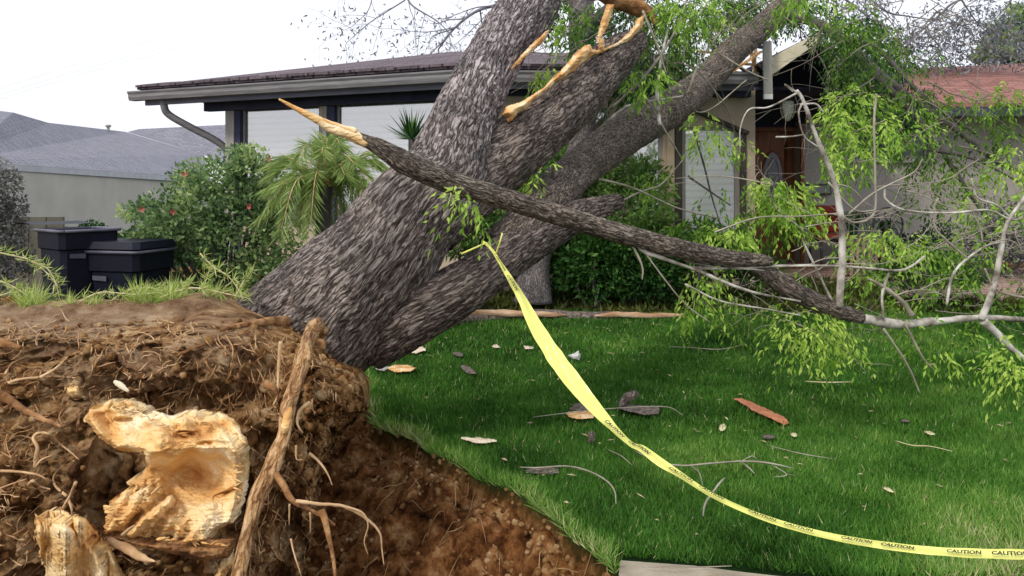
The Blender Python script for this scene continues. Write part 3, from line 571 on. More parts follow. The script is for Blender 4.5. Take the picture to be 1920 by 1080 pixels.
# ------------------------------------------------------------------ bins and fence on the left
def bin_(px, y, rot, ht, openlid, label, sc_=1.0, z0=0.0):
    k = (px-960)/F*y; t_ = thing('wheelie_bin', label, 'rubbish bin', (k, y, z0), 'dark rubbish bins beside the neighbour\'s wall'); t_.rotation_euler = (0, 0, rot)
    o0 = org(t_); loc = lambda v: np.array(v, float)*sc_+o0
    m = MB(); b = .23; tp = .30; h = ht/sc_
    ring = lambda s_, z: [(-s_, -s_, z), (s_, -s_, z), (s_, s_, z), (-s_, s_, z)]
    def ring8(s_, z, c=.05):
        return [(-s_+c, -s_, z), (s_-c, -s_, z), (s_, -s_+c, z), (s_, s_-c, z), (s_-c, s_, z), (-s_+c, s_, z), (-s_, s_-c, z), (-s_, -s_+c, z)]
    lv = [(b, .06), (b+.02, .35), (b+.03, .36), (tp-.02, h-.25), (tp, h-.24), (tp+.005, h-.06)]
    v = []; f = []
    for s_, z in lv: v += ring8(s_, z)
    for i in range(len(lv)-1):
        for q in range(8): f.append((i*8+q, i*8+(q+1) % 8, (i+1)*8+(q+1) % 8, (i+1)*8+q))
    f.append(tuple(range(7, -1, -1)))
    inn = ring8(tp-.02, h-.06)+ring8(b, .1); n0 = len(v); v += inn
    for q in range(8): f.append((n0-8+q, n0-8+(q+1) % 8, n0+(q+1) % 8, n0+q)); f.append((n0+q, n0+(q+1) % 8, n0+8+(q+1) % 8, n0+8+q))
    f.append(tuple(range(n0+8, n0+16)))
    m.add([loc(q) for q in v], f); m.build('body', BIN, t_, bevel=.004)
    m = MB(); rp = ring8(tp+.02, h-.05); m.tube([loc(q) for q in rp+rp[:1]], .018, 6, 1); m.build('rim', BINE, t_, True)
    m = MB()
    if openlid: m.add([loc(q) for q in ((-.3, .3, h), (.3, .3, h), (.3, .66, h+.02), (.3, 1.05, h-.02), (-.3, 1.05, h-.02), (-.3, .66, h+.02))], [(0, 1, 2, 5), (5, 2, 3, 4)])
    else:
        s_ = tp+.03; m.add([loc(q) for q in ring8(s_, h-.02)+ring8(s_-.03, h+.05)], [(q, (q+1) % 8, (q+1) % 8+8, q+8) for q in range(8)]+[tuple(range(8, 16)), tuple(range(7, -1, -1))])
    m.build('lid', BIN, t_)
    for sx in (-1, 1):
        m = MB(); c = loc((sx*.24, .22, .11)); m.tube([c-[.03, 0, 0], c+[.03, 0, 0]], .11*sc_, 14, 1); m.build('wheel', IRON, t_, True)
    m = MB(); m.tube([loc((-.22, tp+.07, h-.1)), loc((.22, tp+.07, h-.1))], .014, 6, 1); m.build('handle', BIN, t_, True)
    for q in ((-.12, -.302, h-.33),):
        m = MB(); m.add([loc((q[0]-.09, -.297, q[2])), loc((q[0]+.07, -.297, q[2]-.01)), loc((q[0]+.07, -.30, q[2]+.04)), loc((q[0]-.09, -.30, q[2]+.045))], [(0, 1, 2, 3)]); m.build('sticker', BINE, t_)
    return t_
bin_(146, 8.6, R(52), 1.14, True, 'tall dark bin standing with its lid thrown open')
bin_(247, 8.65, R(-14), .92, False, 'lower dark bin with closed lid, nearest the flowering shrub', 1.06)
m = MB()
for k in range(9): m.box(-8.6+k*.25, -8.6+k*.25+.235, 11.35, 11.38, 0, 1.12)
fe = thing('wooden_fence', 'low weathered fence behind the dark bins', 'fence', (-7.5, 11.4, 0)); m.build('boards', FENCE, fe)
m = MB(); m.box(-8.6, -6.35, 11.385, 11.43, .9, .98); m.box(-8.6, -6.35, 11.385, 11.43, .2, .28); m.build('rail', FENCE, fe)

# ------------------------------------------------------------------ plants beside the houses
def stems(base, tips, r0, m, parent, name='stem'):
    b = MB()
    for k, tpt in enumerate(tips):
        p = np.array(base)+rng.normal(size=3)*[.05, .05, 0]; q = np.array(tpt); mid = (p+q)/2+rng.normal(size=3)*.08+[0, 0, .08]
        b.tube([p, mid, q], [r0, r0*.7, r0*.25], 6, 4)
    return b.build(name, m, parent, True)
sh = thing('flowering_shrub', 'big rounded shrub with small dark leaves and red flowers below the left windows', 'shrub', (-3.35, 9.2, 0))
lb = LB(); blobs = [((410, 410), 115, 95), ((500, 500), 60, 55), ((410, 525), 90, 40), ((330, 400), 75, 58), ((262, 395), 22, 20), ((350, 330), 18, 20), ((455, 285), 12, 18), ((275, 440), 30, 22), ((460, 370), 95, 80), ((440, 320), 62, 46), ((330, 470), 90, 70), ((470, 470), 90, 90), ((300, 430), 50, 50), ((385, 340), 58, 42), ((520, 400), 60, 80), ((478, 300), 26, 28)]
tips = []
for k, (c, rx, rz) in enumerate(blobs):
    y = 9.2+.15*(k % 3); C = W(*c, y); crown(lb, C, (rx*y/F, .5, rz*y/F), int(rx*rz*.17)+150, 20+k, .066, .040, .52, .6, .25); tips.append(C)
lb.build('foliage', LEAFS, sh); stems((-3.35, 9.3, 0), tips+[W(300, 500, 9.2), W(420, 430, 9.2)], .025, TWIGD, sh)
rf = np.random.default_rng(5)
for (x, y) in ((347, 326), (505, 297), (325, 398), (468, 387), (268, 392)):
    c = W(x, y, 8.6); m = MB()
    for k in range(9):
        a = rf.uniform(0, 6.28); d = np.array([math.cos(a), -.6, math.sin(a)])*rf.uniform(.022, .036); e2 = np.array([-math.sin(a), 0, math.cos(a)])*.014
        m.add([c, c+d*.6+e2, c+d*1.2, c+d*.6-e2], [(0, 1, 2, 3)])
    m.build('flower', REDF, sh)
# pygmy palm
pl = thing('palm', 'small feathery palm with drooping yellowish fronds in front of the windows', 'palm tree', (-1.95, 8.3, 0))
m = MB(); m.tube([(-1.95, 8.3, 0), (-1.96, 8.3, .7), W(606, 350, 8.3)], [.09, .075, .08], 12, 4, .3, 3); m.build('trunk', TWIGD, pl, True)
lb = LB(); ra_ = MB(); c0 = W(612, 352, 8.3); rp = np.random.default_rng(11)
fr = [(505, 400), (525, 425), (560, 420), (600, 440), (650, 400), (690, 380), (712, 320), (700, 350), (665, 300), (600, 275), (540, 300), (505, 320), (640, 420), (575, 395), (720, 300), (640, 285), (585, 410), (520, 370), (680, 395), (630, 350), (560, 350), (610, 300), (500, 300), (655, 330), (515, 345)]
fr += [(x+rp.uniform(-22, 22), y+rp.uniform(-22, 14)) for x, y in fr]
for k, (x, y) in enumerate(fr):
    e = W(x, y+14, 8.3+rp.uniform(-.7, .5)); mid = (c0+e)/2; e[2] += rp.uniform(0, .12); mid[2] = max(c0[2], e[2])+rp.uniform(.02, .16); mid[:2] = c0[:2]+(e-c0)[:2]*.62
    P = catmull([c0, mid, e], 14); ra_.tube(P[::3], np.linspace(.009, .003, len(P[::3])), 5, 1); T = np.gradient(P, axis=0); T /= np.linalg.norm(T, axis=1)[:, None]
    P2 = np.repeat(P[4:], 3, axis=0); T2 = np.repeat(T[4:], 3, axis=0); P2 = P2+T2*rp.uniform(-.02, .02, (len(P2), 1)); sd_ = np.cross(T2, [0, 0, 1.]); sd_ /= np.linalg.norm(sd_, axis=1)[:, None]+1e-6
    for sg in (-1, 1):
        D = T2*.8+sd_*sg*.7+rp.normal(size=P2.shape)*.14; D[:, 2] -= .22
        lb.add(*leafquads(P2, D, rp.uniform(.14, .24, len(P2)), .010, 50+k*2+sg, .4+.5*rp.random(len(P2)), .04))
ra_.build('frond_stem', ROOTP, pl, True); lb.build('fronds', PALM, pl)
# spiky plants
def spiky(px, py, Y, L, n, label, mt, base_z=.2, name='spiky_plant', spread=1.0, seed=1):
    c = W(px, py, Y); t_ = thing(name, label, 'plant', (c[0], c[1], base_z)); r = np.random.default_rng(seed)
    u = r.normal(size=(n, 3)); u[:, 2] = np.abs(u[:, 2])*.9/spread+.15; u /= np.linalg.norm(u, axis=1)[:, None]
    lb = LB(); lb.add(*leafquads(np.repeat(c[None], n, 0), u, r.uniform(.7, 1, n)*L, L*.06, seed, r.random(n), .02)); lb.build('leaves', mt, t_)
    MB().tube([(c[0], c[1], base_z-.1), c], [.05, .04], 8, 2, .2).build('stem', TWIGD, t_, True); return t_
spiky(772, 262, 9.4, .45, 70, 'spiky dark yucca standing beside the leaning trunk', LEAFD, seed=4)
spiky(617, 282, 10.2, .42, 45, 'slender spiky plant climbing the post between the left windows', LEAFD, seed=6)
# grey bush at the left edge, small bush behind the bins
def bush(label, blobs, Y, m, dens=.3, L=.05, Wd=.03, name='bush', cat='bush', bright=.5, seed=0, base=None, group=None):
    C0_ = W(*blobs[0][0], Y); t_ = thing(name, label, cat, base if base is not None else (C0_[0], Y, max(0, float(gz(0, np.array(Y))))), group); lb = LB(); tips = []
    for k, (c, rx, rz) in enumerate(blobs):
        C = W(*c, Y+.1*(k % 3)); crown(lb, C, (rx*Y/F, max(.25, rx*Y/F*.7), rz*Y/F), int(rx*rz*dens)+60, seed+k, L, Wd, bright, .4, .1); tips.append(C)
    lb.build('foliage', m, t_); stems(org(t_), tips, .02, TWIGD, t_); return t_
bush('grey leafy bush at the left edge of the picture', [((-5, 350), 42, 50), ((5, 430), 50, 60), ((-30, 400), 50, 80), ((15, 490), 45, 60), ((25, 395), 18, 40)], 9.8, LEAFG, .5, .05, .03, seed=100)
bush('small dark bush poking up behind the open bin', [((170, 425), 16, 12), ((188, 432), 14, 10), ((215, 470), 40, 18), ((250, 478), 30, 16)], 12.0, LEAFD, 1.2, .05, .03, seed=130, bright=.35)
bush('dense dark green bush under the limbs at the lawn edge', [((1110, 500), 75, 62), ((1180, 490), 80, 70), ((1060, 490), 50, 60), ((1230, 510), 60, 55), ((1120, 460), 60, 40)], 9.95, LEAFD, .42, .075, .04, seed=140, bright=.62)
bush('sunlit green bush in front of the narrow window beside the tan post', [((1180, 400), 80, 70), ((1120, 350), 50, 50), ((1200, 330), 60, 40), ((1230, 440), 70, 40), ((1090, 310), 40, 45)], 10.1, LEAFM, .36, .085, .034, seed=160, bright=.75)
bush('leafy bush at the foot of the pink wall', [((1310, 455), 60, 45), ((1370, 480), 55, 40), ((1290, 500), 60, 35), ((1420, 500), 50, 35)], 9.95, LEAFM, .5, .07, .035, seed=180, bright=.35)
bush('low green bush beside the brick walk', [((1740, 500), 60, 35), ((1680, 520), 55, 28), ((1800, 510), 60, 32)], 9.9, LEAFM, .45, .07, .035, seed=200, bright=.45)
bush('grey shrub against the right-hand wall', [((1880, 430), 55, 60), ((1910, 500), 50, 55), ((1840, 460), 40, 45)], 11.6, LEAFG, .5, .05, .025, seed=220, bright=.25)
bush('dark potted hedge below the grey wall', [((1760, 455), 50, 40), ((1700, 470), 50, 32)], 12.2, LEAFD, .5, .05, .03, seed=240, bright=.3)
bush('olive green bush seen through the fork of the trunk', [((890, 425), 55, 45), ((940, 390), 50, 40), ((860, 455), 40, 30), ((985, 400), 40, 60)], 9.95, LEAFM, .45, .10, .025, seed=260, bright=.7)
bush('small bush with pale young leaves standing behind the limb fork', [((1000, 330), 34, 34), ((1060, 300), 30, 40), ((1030, 360), 30, 30)], 10.0, LEAFM, .5, .08, .03, seed=280, bright=.75)
# ground cover (nobody could count it)
lb = LB(); r = np.random.default_rng(31); n = 26000
P = np.column_stack([r.uniform(-5, 10, n), r.uniform(9.72, 11.4, n), np.zeros(n)]); P = P[~((P[:, 0] > 5.0) & (P[:, 1] > 10.35))]; P[:, 2] = gz(0, P[:, 1]); n = len(P)
D = r.normal(size=(n, 3)); D[:, 2] = np.abs(D[:, 2])+.4
lb.add(*leafquads(P, D, r.uniform(.05, .15, n), .03, 3, fbm(P*2.5, 3)*1.0-.1+r.random(n)*.25)); gc = lb.build('ground_cover', leafmat('ivy', [(0, (.02, .03, .008)), (.5, (.07, .09, .02)), (1, (.20, .24, .06))], .2)); tag(gc, 'dull green creeping ground cover in the planting bed', kind='stuff')
# standing tree behind the fallen one
st_ = thing('standing_tree', 'upright grey trunk standing behind the fallen limbs', 'tree', G(1005, 560, .05)+[0, .3, 0])
o_ = barky('trunk', [W(1000, 566, 9.9), W(1003, 500, 9.9), W(1020, 440, 9.9), W(1080, 300, 9.9), W(1098, 200, 9.9), W(1092, 100, 9.9), W(1090, 40, 9.9), W(1100, -60, 9.9)], [.24, .18, .16, .15, .15, .16, .15, .12], BARKU, st_, 32, 10, .006, 1, 31)
for a in (((1090, 60), (1075, 20), (1060, -20)), ((1092, 70), (1125, 30), (1160, 0)), ((1095, 90), (1110, 60), (1150, 50))):
    m = MB(); m.tube([W(*q, 9.9) for q in a], [.09, .07, .05], 10, 5, .1); m.build('limb', TWIGD, st_, True)
# far trees
ft = thing('distant_tree', 'round green tree rising behind the red roof', 'tree', (13.5, 22, 0)); lb = LB()
for k, (c, rx, rz) in enumerate((((1905, 60), 45, 38), ((1885, 85), 40, 25), ((1935, 45), 50, 45), ((1860, 100), 22, 12), ((1900, 110), 50, 20))): crown(lb, W(*c, 22), (rx*22/F, .7, rz*22/F), 1500, 300+k, .16, .08, .6)
lb.build('crown', LEAFS, ft); MB().tube([(13.7, 22, 0), (13.8, 22, 2.5), (14, 22, 5)], [.25, .2, .1], 10, 3).build('trunk', TWIGD, ft, True)
def haze_tree(name, label, starts, seed, Y, base, m_leaf, m_tw, nl):
    t_ = thing(name, label, 'tree', base); m = MB(); ends = []; r = np.random.default_rng(seed); s = seed*11
    for pts, r0 in starts:
        P = [W(*q, Y) for q in pts]; m.tube(P, np.linspace(r0, r0*.35, len(P)), 6, 5)
        Q = catmull(P, 6)
        for k in range(3, len(Q), 3):
            s += 1; d = Q[k]-Q[k-1]; d = d/np.linalg.norm(d)+r.normal(size=3)*.8; ends += twigs(m, Q[k], d, .7*Y/10, r0*.35, s, 2, .5, 4)
        ends += list(Q[::4])
    m.build('branches', m_tw, t_, True); E = np.array(ends); lb = LB(); n = nl*len(E)
    P = np.repeat(E, nl, 0)+r.normal(size=(n, 3))*.09*Y/10; D = r.normal(size=(n, 3)); D[:, 2] -= .8
    lb.add(*leafquads(P, D, r.uniform(.04, .09, n)*Y/10, .022*Y/10, seed, r.random(n))); lb.build('leaves', m_leaf, t_); return t_
haze_tree('sparse_tree', 'thin nearly bare tree with drooping twigs above the main roof', [(((1060, -20), (960, 5), (900, 18), (855, 50), (822, 92)), .045), (((760, -10), (775, 12), (820, 40), (850, 70)), .022), (((760, 0), (720, 25), (690, 45), (650, 80)), .015), (((700, -15), (690, 20), (660, 50)), .012), (((930, 10), (880, 60), (840, 95)), .012), (((860, 50), (800, 60), (740, 55)), .012)], 5, 15, (1.5, 15, .3), LEAFH, plain('pale_bark', [(.3, (.16, .15, .18)), (.7, (.26, .25, .29))], 5, .9, 0), 1)
haze_tree('airy_tree', 'airy grey-leaved tree with twigs crossing the sky above the red roof', [(((1920, -30), (1800, 0), (1760, 30), (1700, 80), (1640, 110)), .03), (((1790, -20), (1830, 40), (1850, 60)), .018), (((1735, 55), (1770, 95), (1800, 105)), .014), (((1600, -30), (1660, 20), (1700, 30), (1770, 40)), .025), (((1900, -10), (1890, 10), (1870, 30)), .02), (((1560, -20), (1600, 10), (1650, 50)), .03), (((1650, -30), (1640, 20), (1660, 70)), .02), (((1700, 80), (1660, 100), (1620, 140)), .016), (((1920, 60), (1860, 85), (1800, 100)), .012)], 9, 15, (11, 15.5, .3), LEAFH, plain('grey_bark', [(.3, (.13, .12, .14)), (.7, (.22, .21, .23))], 5, .9, 0), 7)

for k, (a, b_, lab) in enumerate((((150, 118), (620, -32), 'uppermost faint overhead wire in the white sky'), ((150, 132), (620, 8), 'middle faint overhead wire in the white sky'), ((150, 140), (620, 20), 'lowest faint overhead wire in the white sky'))):
    m = MB(); m.tube([W(a[0]-600, a[1]+190, 70), W(*a, 70), W(*b_, 70), W(b_[0]+500, b_[1]-150, 70)], .006, 5, 6); tag(m.build('overhead_wire', POSTM, None, True), lab, 'power line', 'overhead wires in the sky')
# ------------------------------------------------------------------ porch furniture
def pot(px, py, Y, label, L=.5, n=26, seed=2, z=.33):
    c = W(px, py, Y); t_ = thing('potted_plant', label, 'potted plant', (c[0], Y, z)); v, f = lathe((c[0], Y, z), [(.0, .0), (.12, 0), (.17, .28), (.19, .3), (.16, .3), (.15, .26), (0, .25)])
    MB().add(v, f).build('pot', CLAY, t_, True); r = np.random.default_rng(seed); lb = LB(); m = MB()
    for k in range(n):
        a = r.uniform(0, 6.28); o_ = np.array([c[0], Y, z+.28]); d = np.array([math.cos(a), math.sin(a), 0])*L*r.uniform(.5, 1)
        P = catmull([o_, o_+d*.35+[0, 0, L*.9], o_+d+[0, 0, L*r.uniform(.1, .8)]], 5); S_ = np.array([-math.sin(a), math.cos(a), 0])*.02
        wv = np.sin(np.linspace(.3, 3.1, len(P)))[:, None]; v = np.vstack([P+S_*wv, P-S_*wv]); k_ = len(P); m.add(v, [(i, i+1, i+1+k_, i+k_) for i in range(k_-1)])
    m.build('leaves', plain('pot_leaf', [(.3, (.02, .05, .02)), (.7, (.06, .12, .04))], 5, .5, 0), t_, True)
pot(1600, 380, 12.3, 'broad arching potted plant against the grey wall by the door', .6, 30, 2)
pot(1660, 400, 12.4, 'smaller dark potted plant to the right of the arching one', .45, 24, 3)
# cushioned chair
ch = thing('patio_chair', 'porch chair with red cushion beside the front door', 'chair', (4.95, 12.2, .3)); bx, by, bz = 4.85, 12.2, .31
for sx in (-.22, .22):
    for sy in (-.22, .22): MB().tube([(bx+sx, by+sy, bz), (bx+sx, by+sy, bz+(.45 if sy < 0 else .95))], .018, 6, 1).build('leg', IRON, ch, True)
MB().box(bx-.24, bx+.24, by-.24, by+.24, bz+.40, bz+.44).build('seat', IRON, ch); MB().box(bx-.23, bx+.23, by-.24, by+.18, bz+.442, bz+.52).build('cushion', REDM, ch, bevel=.03); MB().box(bx-.23, bx+.23, by+.12, by+.2, bz+.53, bz+.95).build('backrest', REDM, ch, bevel=.03)
# round iron chair back
c = W(1665, 422, 11.9); fc = thing('iron_chair', 'ornate round-backed iron chair in front of the grey wall', 'chair', (c[0], 11.9, .27))
m = MB(); ring = [(c[0]+.22*math.cos(a), 11.9, c[2]+.26*math.sin(a)) for a in np.linspace(0, 6.283, 25)]; m.tube(ring, .014, 6, 1)
for k in range(8): a = k*math.pi/4; m.tube([(c[0]+.05*math.cos(a), 11.9, c[2]+.06*math.sin(a)), (c[0]+.13*math.cos(a+.4), 11.9, c[2]+.15*math.sin(a+.4)), (c[0]+.22*math.cos(a), 11.9, c[2]+.26*math.sin(a))], .01, 5, 3)
m.build('backrest', IRON, fc, True); MB().add(*lathe((c[0], 11.68, .72), [(0, .0), (.22, 0), (.22, .025), (0, .025)])).build('seat', IRON, fc, True)
for sx, sy in ((-.17, -.17), (.17, -.17), (-.17, .17), (.17, .17)): MB().tube([(c[0]+sx, 11.68+sy, .72), (c[0]+sx*1.2, 11.68+sy*1.2, .24)], .012, 6, 2).build('leg', IRON, fc, True)
# small slatted crate
c = W(1605, 440, 11.8); cr = thing('slatted_crate', 'small pinkish slatted wooden crate near the porch steps', 'crate', (c[0], 11.8, .25)); m = MB()
for k in range(7): x = c[0]-.28+k*.09; m.box(x, x+.035, 11.55, 11.57, .27, .80)
m.build('slats', plain('pinkish_wood', [(.3, (.25, .15, .12)), (.7, (.36, .24, .19))], 5, .8, .1), cr); m = MB(); m.box(c[0]-.3, c[0]+.3, 11.575, 11.60, .74, .79); m.box(c[0]-.3, c[0]+.3, 11.575, 11.60, .3, .35); m.box(c[0]-.3, c[0]+.3, 11.6, 12.0, .78, .8); m.build('frame', FENCE, cr)
c = W(1535, 355, 12.8); m = MB(); fr_ = thing('wall_plaque', 'small dark rectangular plaque hung on the grey wall right of the door', 'plaque', (c[0], 12.84, c[2]-.1))
m.box(c[0]-.22, c[0]+.22, 12.83, 12.88, c[2]-.09, c[2]+.09); m.build('frame', IRON, fr_, bevel=.01); MB().box(c[0]-.19, c[0]+.19, 12.815, 12.829, c[2]-.06, c[2]+.06).build('panel', TRIM, fr_)

# ------------------------------------------------------------------ fallen tree
ft = thing('fallen_tree', 'huge uprooted tree leaning onto the house, bark brown and furrowed, roots and soil torn up', 'tree', (-1.1, 3.9, -.1))
def P3(l): return [W(a, b, c) for a, b, c in l]
trk = [(425, 752, 4.65), (508, 682, 4.6), (588, 614, 4.55), (653, 550, 4.5), (712, 486, 4.5), (765, 410, 4.58), (822, 345, 4.74), (850, 275, 4.9), (885, 190, 5.15), (930, 100, 5.45), (985, 15, 5.8), (1035, -60, 6.1), (1120, -190, 6.6)]
wr = [132, 132, 127, 118, 106, 95, 84, 68, 56, 53, 49, 46, 42]
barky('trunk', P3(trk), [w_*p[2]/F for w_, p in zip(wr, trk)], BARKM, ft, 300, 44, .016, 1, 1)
lB = [(800, 430, 4.75), (870, 350, 4.95), (950, 290, 5.15), (1020, 235, 5.4), (1090, 170, 5.8), (1150, 110, 6.2), (1195, 75, 6.5)]; wB = [60, 70, 62, 54, 50, 40, 22]
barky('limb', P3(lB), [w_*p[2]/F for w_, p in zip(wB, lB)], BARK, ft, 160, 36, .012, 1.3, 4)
lD = [(690, 650, 4.5), (765, 594, 4.45), (850, 551, 4.5), (930, 496, 4.7), (1000, 446, 5.0), (1080, 405, 5.3), (1158, 378, 5.6)]; wD = [46, 58, 50, 44, 41, 30, 16]
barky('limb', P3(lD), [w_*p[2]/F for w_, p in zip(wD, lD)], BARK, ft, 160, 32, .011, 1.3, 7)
lC = [(940, 480, 4.85), (1000, 410, 5.1), (1055, 345, 5.6), (1120, 290, 6.3), (1200, 235, 7.1), (1270, 195, 8.0), (1325, 150, 8.9), (1370, 100, 9.5), (1420, 58, 10.1), (1470, 15, 10.6), (1530, -40, 11)]; wC = [50, 46, 40, 38, 38, 34, 28, 26, 24, 22, 20]
barky('limb', P3(lC), [w_*p[2]/F for w_, p in zip(wC, lC)], BARKB, ft, 90, 26, .010, .9, 11)
# torn strips of wood
def strip(name, l, ws, m, parent, seed=0, flat=.45, sides=14, res=7):
    P = np.array(P3(l)); v, f, _ = tube(P, [w_*p[2]/F for w_, p in zip(ws, l)], sides, res, .5, seed); return mk(name, v, f, m, parent, True)
# more branches of the fallen crown
def branch(l, w0, w1, m=BARKT, parent=None, name='branch', sides=8):
    P = P3(l); ws = np.linspace(w0, w1, len(l)); return mk(name, *tube(P, [a*q[2]/F for a, q in zip(ws, l)], sides, 9, .42, int(l[0][0]))[:2], m, parent or ft, True)
for l, a, b_, mt in (
    ([(1470, 20, 9.5), (1560, 60, 9), (1640, 130, 8.7), (1700, 180, 8.5), (1790, 240, 8.2), (1850, 290, 8), (1925, 330, 7.8)], 13, 5, TWIGD),
    ([(1600, 70, 9), (1655, 100, 8.8), (1710, 160, 8.6), (1760, 205, 8.4), (1830, 250, 8.2)], 8, 3, TWIGD),
    ([(1620, 120, 8.6), (1680, 180, 8.4), (1740, 245, 8.2), (1790, 320, 8), (1830, 380, 7.9), (1880, 450, 7.8)], 9, 3, TWIGD),
    ([(1740, 280, 8), (1830, 300, 7.9), (1925, 350, 7.8)], 4, 2, TWIGD),
    ([(1237, 235, 6.5), (1232, 180, 6.6), (1240, 110, 6.7), (1255, 45, 6.8)], 5, 2.5, BARKW),
    ([(1180, 130, 6.6), (1215, 190, 6.6), (1250, 250, 6.7), (1280, 300, 6.8)], 3, 1.5, BARKT),
    ([(1150, 200, 6.6), (1220, 130, 6.6), (1270, 50, 6.7), (1290, -10, 6.8)], 3, 2, BARKT),
    ([(1105, 260, 6.5), (1160, 210, 6.5), (1190, 195, 6.6), (1280, 180, 6.7)], 4, 2, BARKW),
    ([(1205, 20, 6.5), (1230, 80, 6.5), (1250, 140, 6.5)], 3, 2, BARKT), ([(1070, 270, 6.3), (1120, 200, 6.3), (1165, 130, 6.4)], 3, 2, BARKT),
    ([(1290, 175, 6.8), (1310, 120, 6.8), (1350, 60, 6.8)], 3, 1.5, BARKT), ([(1280, 120, 6.8), (1290, 60, 6.9), (1330, 0, 7)], 3, 1.5, BARKT),
    ([(1265, 180, 8), (1320, 210, 8), (1400, 150, 8)], 2, 1.5, BARKT), ([(1340, 95, 9), (1400, 132, 9), (1440, 150, 9)], 2.5, 1.5, BARKT),
    ([(1300, 240, 7), (1320, 310, 7), (1335, 370, 7), (1350, 420, 7)], 3, 1.5, TWIGD), ([(1290, 330, 7), (1340, 365, 7), (1370, 385, 7)], 3, 1.5, TWIGD),
    ([(1090, 330, 6), (1180, 350, 6.2), (1270, 390, 6.5), (1350, 410, 6.8)], 3, 1.5, BARKT), ([(1120, 400, 6.2), (1200, 360, 6.4), (1240, 345, 6.6), (1280, 300, 6.7)], 3, 1, BARKT),
    ([(960, 125, 5.6), (985, 100, 5.6), (1030, 50, 5.8), (1050, 10, 6)], 4, 3, BARKU)):
    if mt is BARKU: mt = TWIGD
    branch(l, a*.8, b_*.8, mt)
# loose twigs of the crown, too many to count
m = MB(); rt = np.random.default_rng(77)
for k in range(125):
    x = rt.uniform(1050, 1920); y = rt.uniform(-20, 120+max(0, x-1300)*.55); Y = rt.uniform(6.6, 9.2)
    if x < 1240 and y > 60 and rt.random() < .6: continue
    if 1380 < x < 1580 and 40 < y < 300: continue
    a = rt.uniform(-.6, .9); twigs(m, W(x, y, Y), (math.cos(a)*rt.choice([-1, 1]), rt.normal()*.3, -.6*rt.random()-.1), rt.uniform(.5, 1.3), rt.uniform(.004, .008), 900+k, 1, .8, 4)
tag(m.build('twigs', plain('crown_twig', [(.3, (.10, .085, .07)), (.7, (.30, .26, .21))], 5, .85, 0), ft, True), kind='stuff')
# foliage clusters of the crown: px, py, rx, rz, depth, amount, brightness (lit and shaded clumps put into leaf colour)
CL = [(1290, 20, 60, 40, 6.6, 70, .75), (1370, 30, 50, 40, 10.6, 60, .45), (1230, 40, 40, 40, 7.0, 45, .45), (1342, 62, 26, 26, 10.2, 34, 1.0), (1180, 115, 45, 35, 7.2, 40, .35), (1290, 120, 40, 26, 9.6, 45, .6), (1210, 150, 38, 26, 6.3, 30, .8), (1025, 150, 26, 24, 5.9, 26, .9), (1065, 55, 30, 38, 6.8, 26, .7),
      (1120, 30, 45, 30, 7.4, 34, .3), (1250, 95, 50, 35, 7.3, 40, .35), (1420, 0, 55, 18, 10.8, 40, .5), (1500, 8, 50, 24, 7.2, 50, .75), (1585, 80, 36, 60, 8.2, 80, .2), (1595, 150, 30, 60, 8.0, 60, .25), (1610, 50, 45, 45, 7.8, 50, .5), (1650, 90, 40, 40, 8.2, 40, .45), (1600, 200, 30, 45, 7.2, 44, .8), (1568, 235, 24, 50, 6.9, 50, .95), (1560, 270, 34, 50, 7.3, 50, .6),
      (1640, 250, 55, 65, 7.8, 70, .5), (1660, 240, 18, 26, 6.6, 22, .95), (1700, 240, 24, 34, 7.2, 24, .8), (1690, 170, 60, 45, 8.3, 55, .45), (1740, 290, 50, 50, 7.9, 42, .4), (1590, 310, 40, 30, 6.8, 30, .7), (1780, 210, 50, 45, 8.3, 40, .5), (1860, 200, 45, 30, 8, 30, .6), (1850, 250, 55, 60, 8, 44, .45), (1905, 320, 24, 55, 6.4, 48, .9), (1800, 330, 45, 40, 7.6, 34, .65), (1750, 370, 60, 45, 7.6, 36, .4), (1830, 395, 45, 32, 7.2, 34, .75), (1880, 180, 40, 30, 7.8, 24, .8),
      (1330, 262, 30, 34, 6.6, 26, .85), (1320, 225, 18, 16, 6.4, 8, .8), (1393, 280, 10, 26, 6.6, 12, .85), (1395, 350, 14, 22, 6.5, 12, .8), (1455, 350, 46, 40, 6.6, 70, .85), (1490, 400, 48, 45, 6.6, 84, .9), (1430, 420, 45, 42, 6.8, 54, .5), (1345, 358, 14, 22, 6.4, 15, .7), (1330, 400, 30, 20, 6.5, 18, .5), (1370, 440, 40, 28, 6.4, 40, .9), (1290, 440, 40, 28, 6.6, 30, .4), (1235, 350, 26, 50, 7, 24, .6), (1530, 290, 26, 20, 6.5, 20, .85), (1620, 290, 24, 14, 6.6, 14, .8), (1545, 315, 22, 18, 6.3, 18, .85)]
lb = LB()
for k, (x, y, rx, rz, Y, n, br) in enumerate(CL):
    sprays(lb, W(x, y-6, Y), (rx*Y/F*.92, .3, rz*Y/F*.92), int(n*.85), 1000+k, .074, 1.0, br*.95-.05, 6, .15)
r = np.random.default_rng(8)
for k in range(46):
    x = r.uniform(1230, 1930); y = r.uniform(0, 60+max(0, x-1300)*.6); Y = r.uniform(7.4, 9)
    if 1300 < x < 1560 and 20 < y < 300: continue
    if x > 1640 and y < 95: continue
    sprays(lb, W(x, y, Y), (.2, .2, .22), 14, 1200+k, .06, .9, .35, 5, .14)
lb.build('foliage', LEAF, ft)
lb = LB()  # darker leaf colour paints the gloom deep in the crown
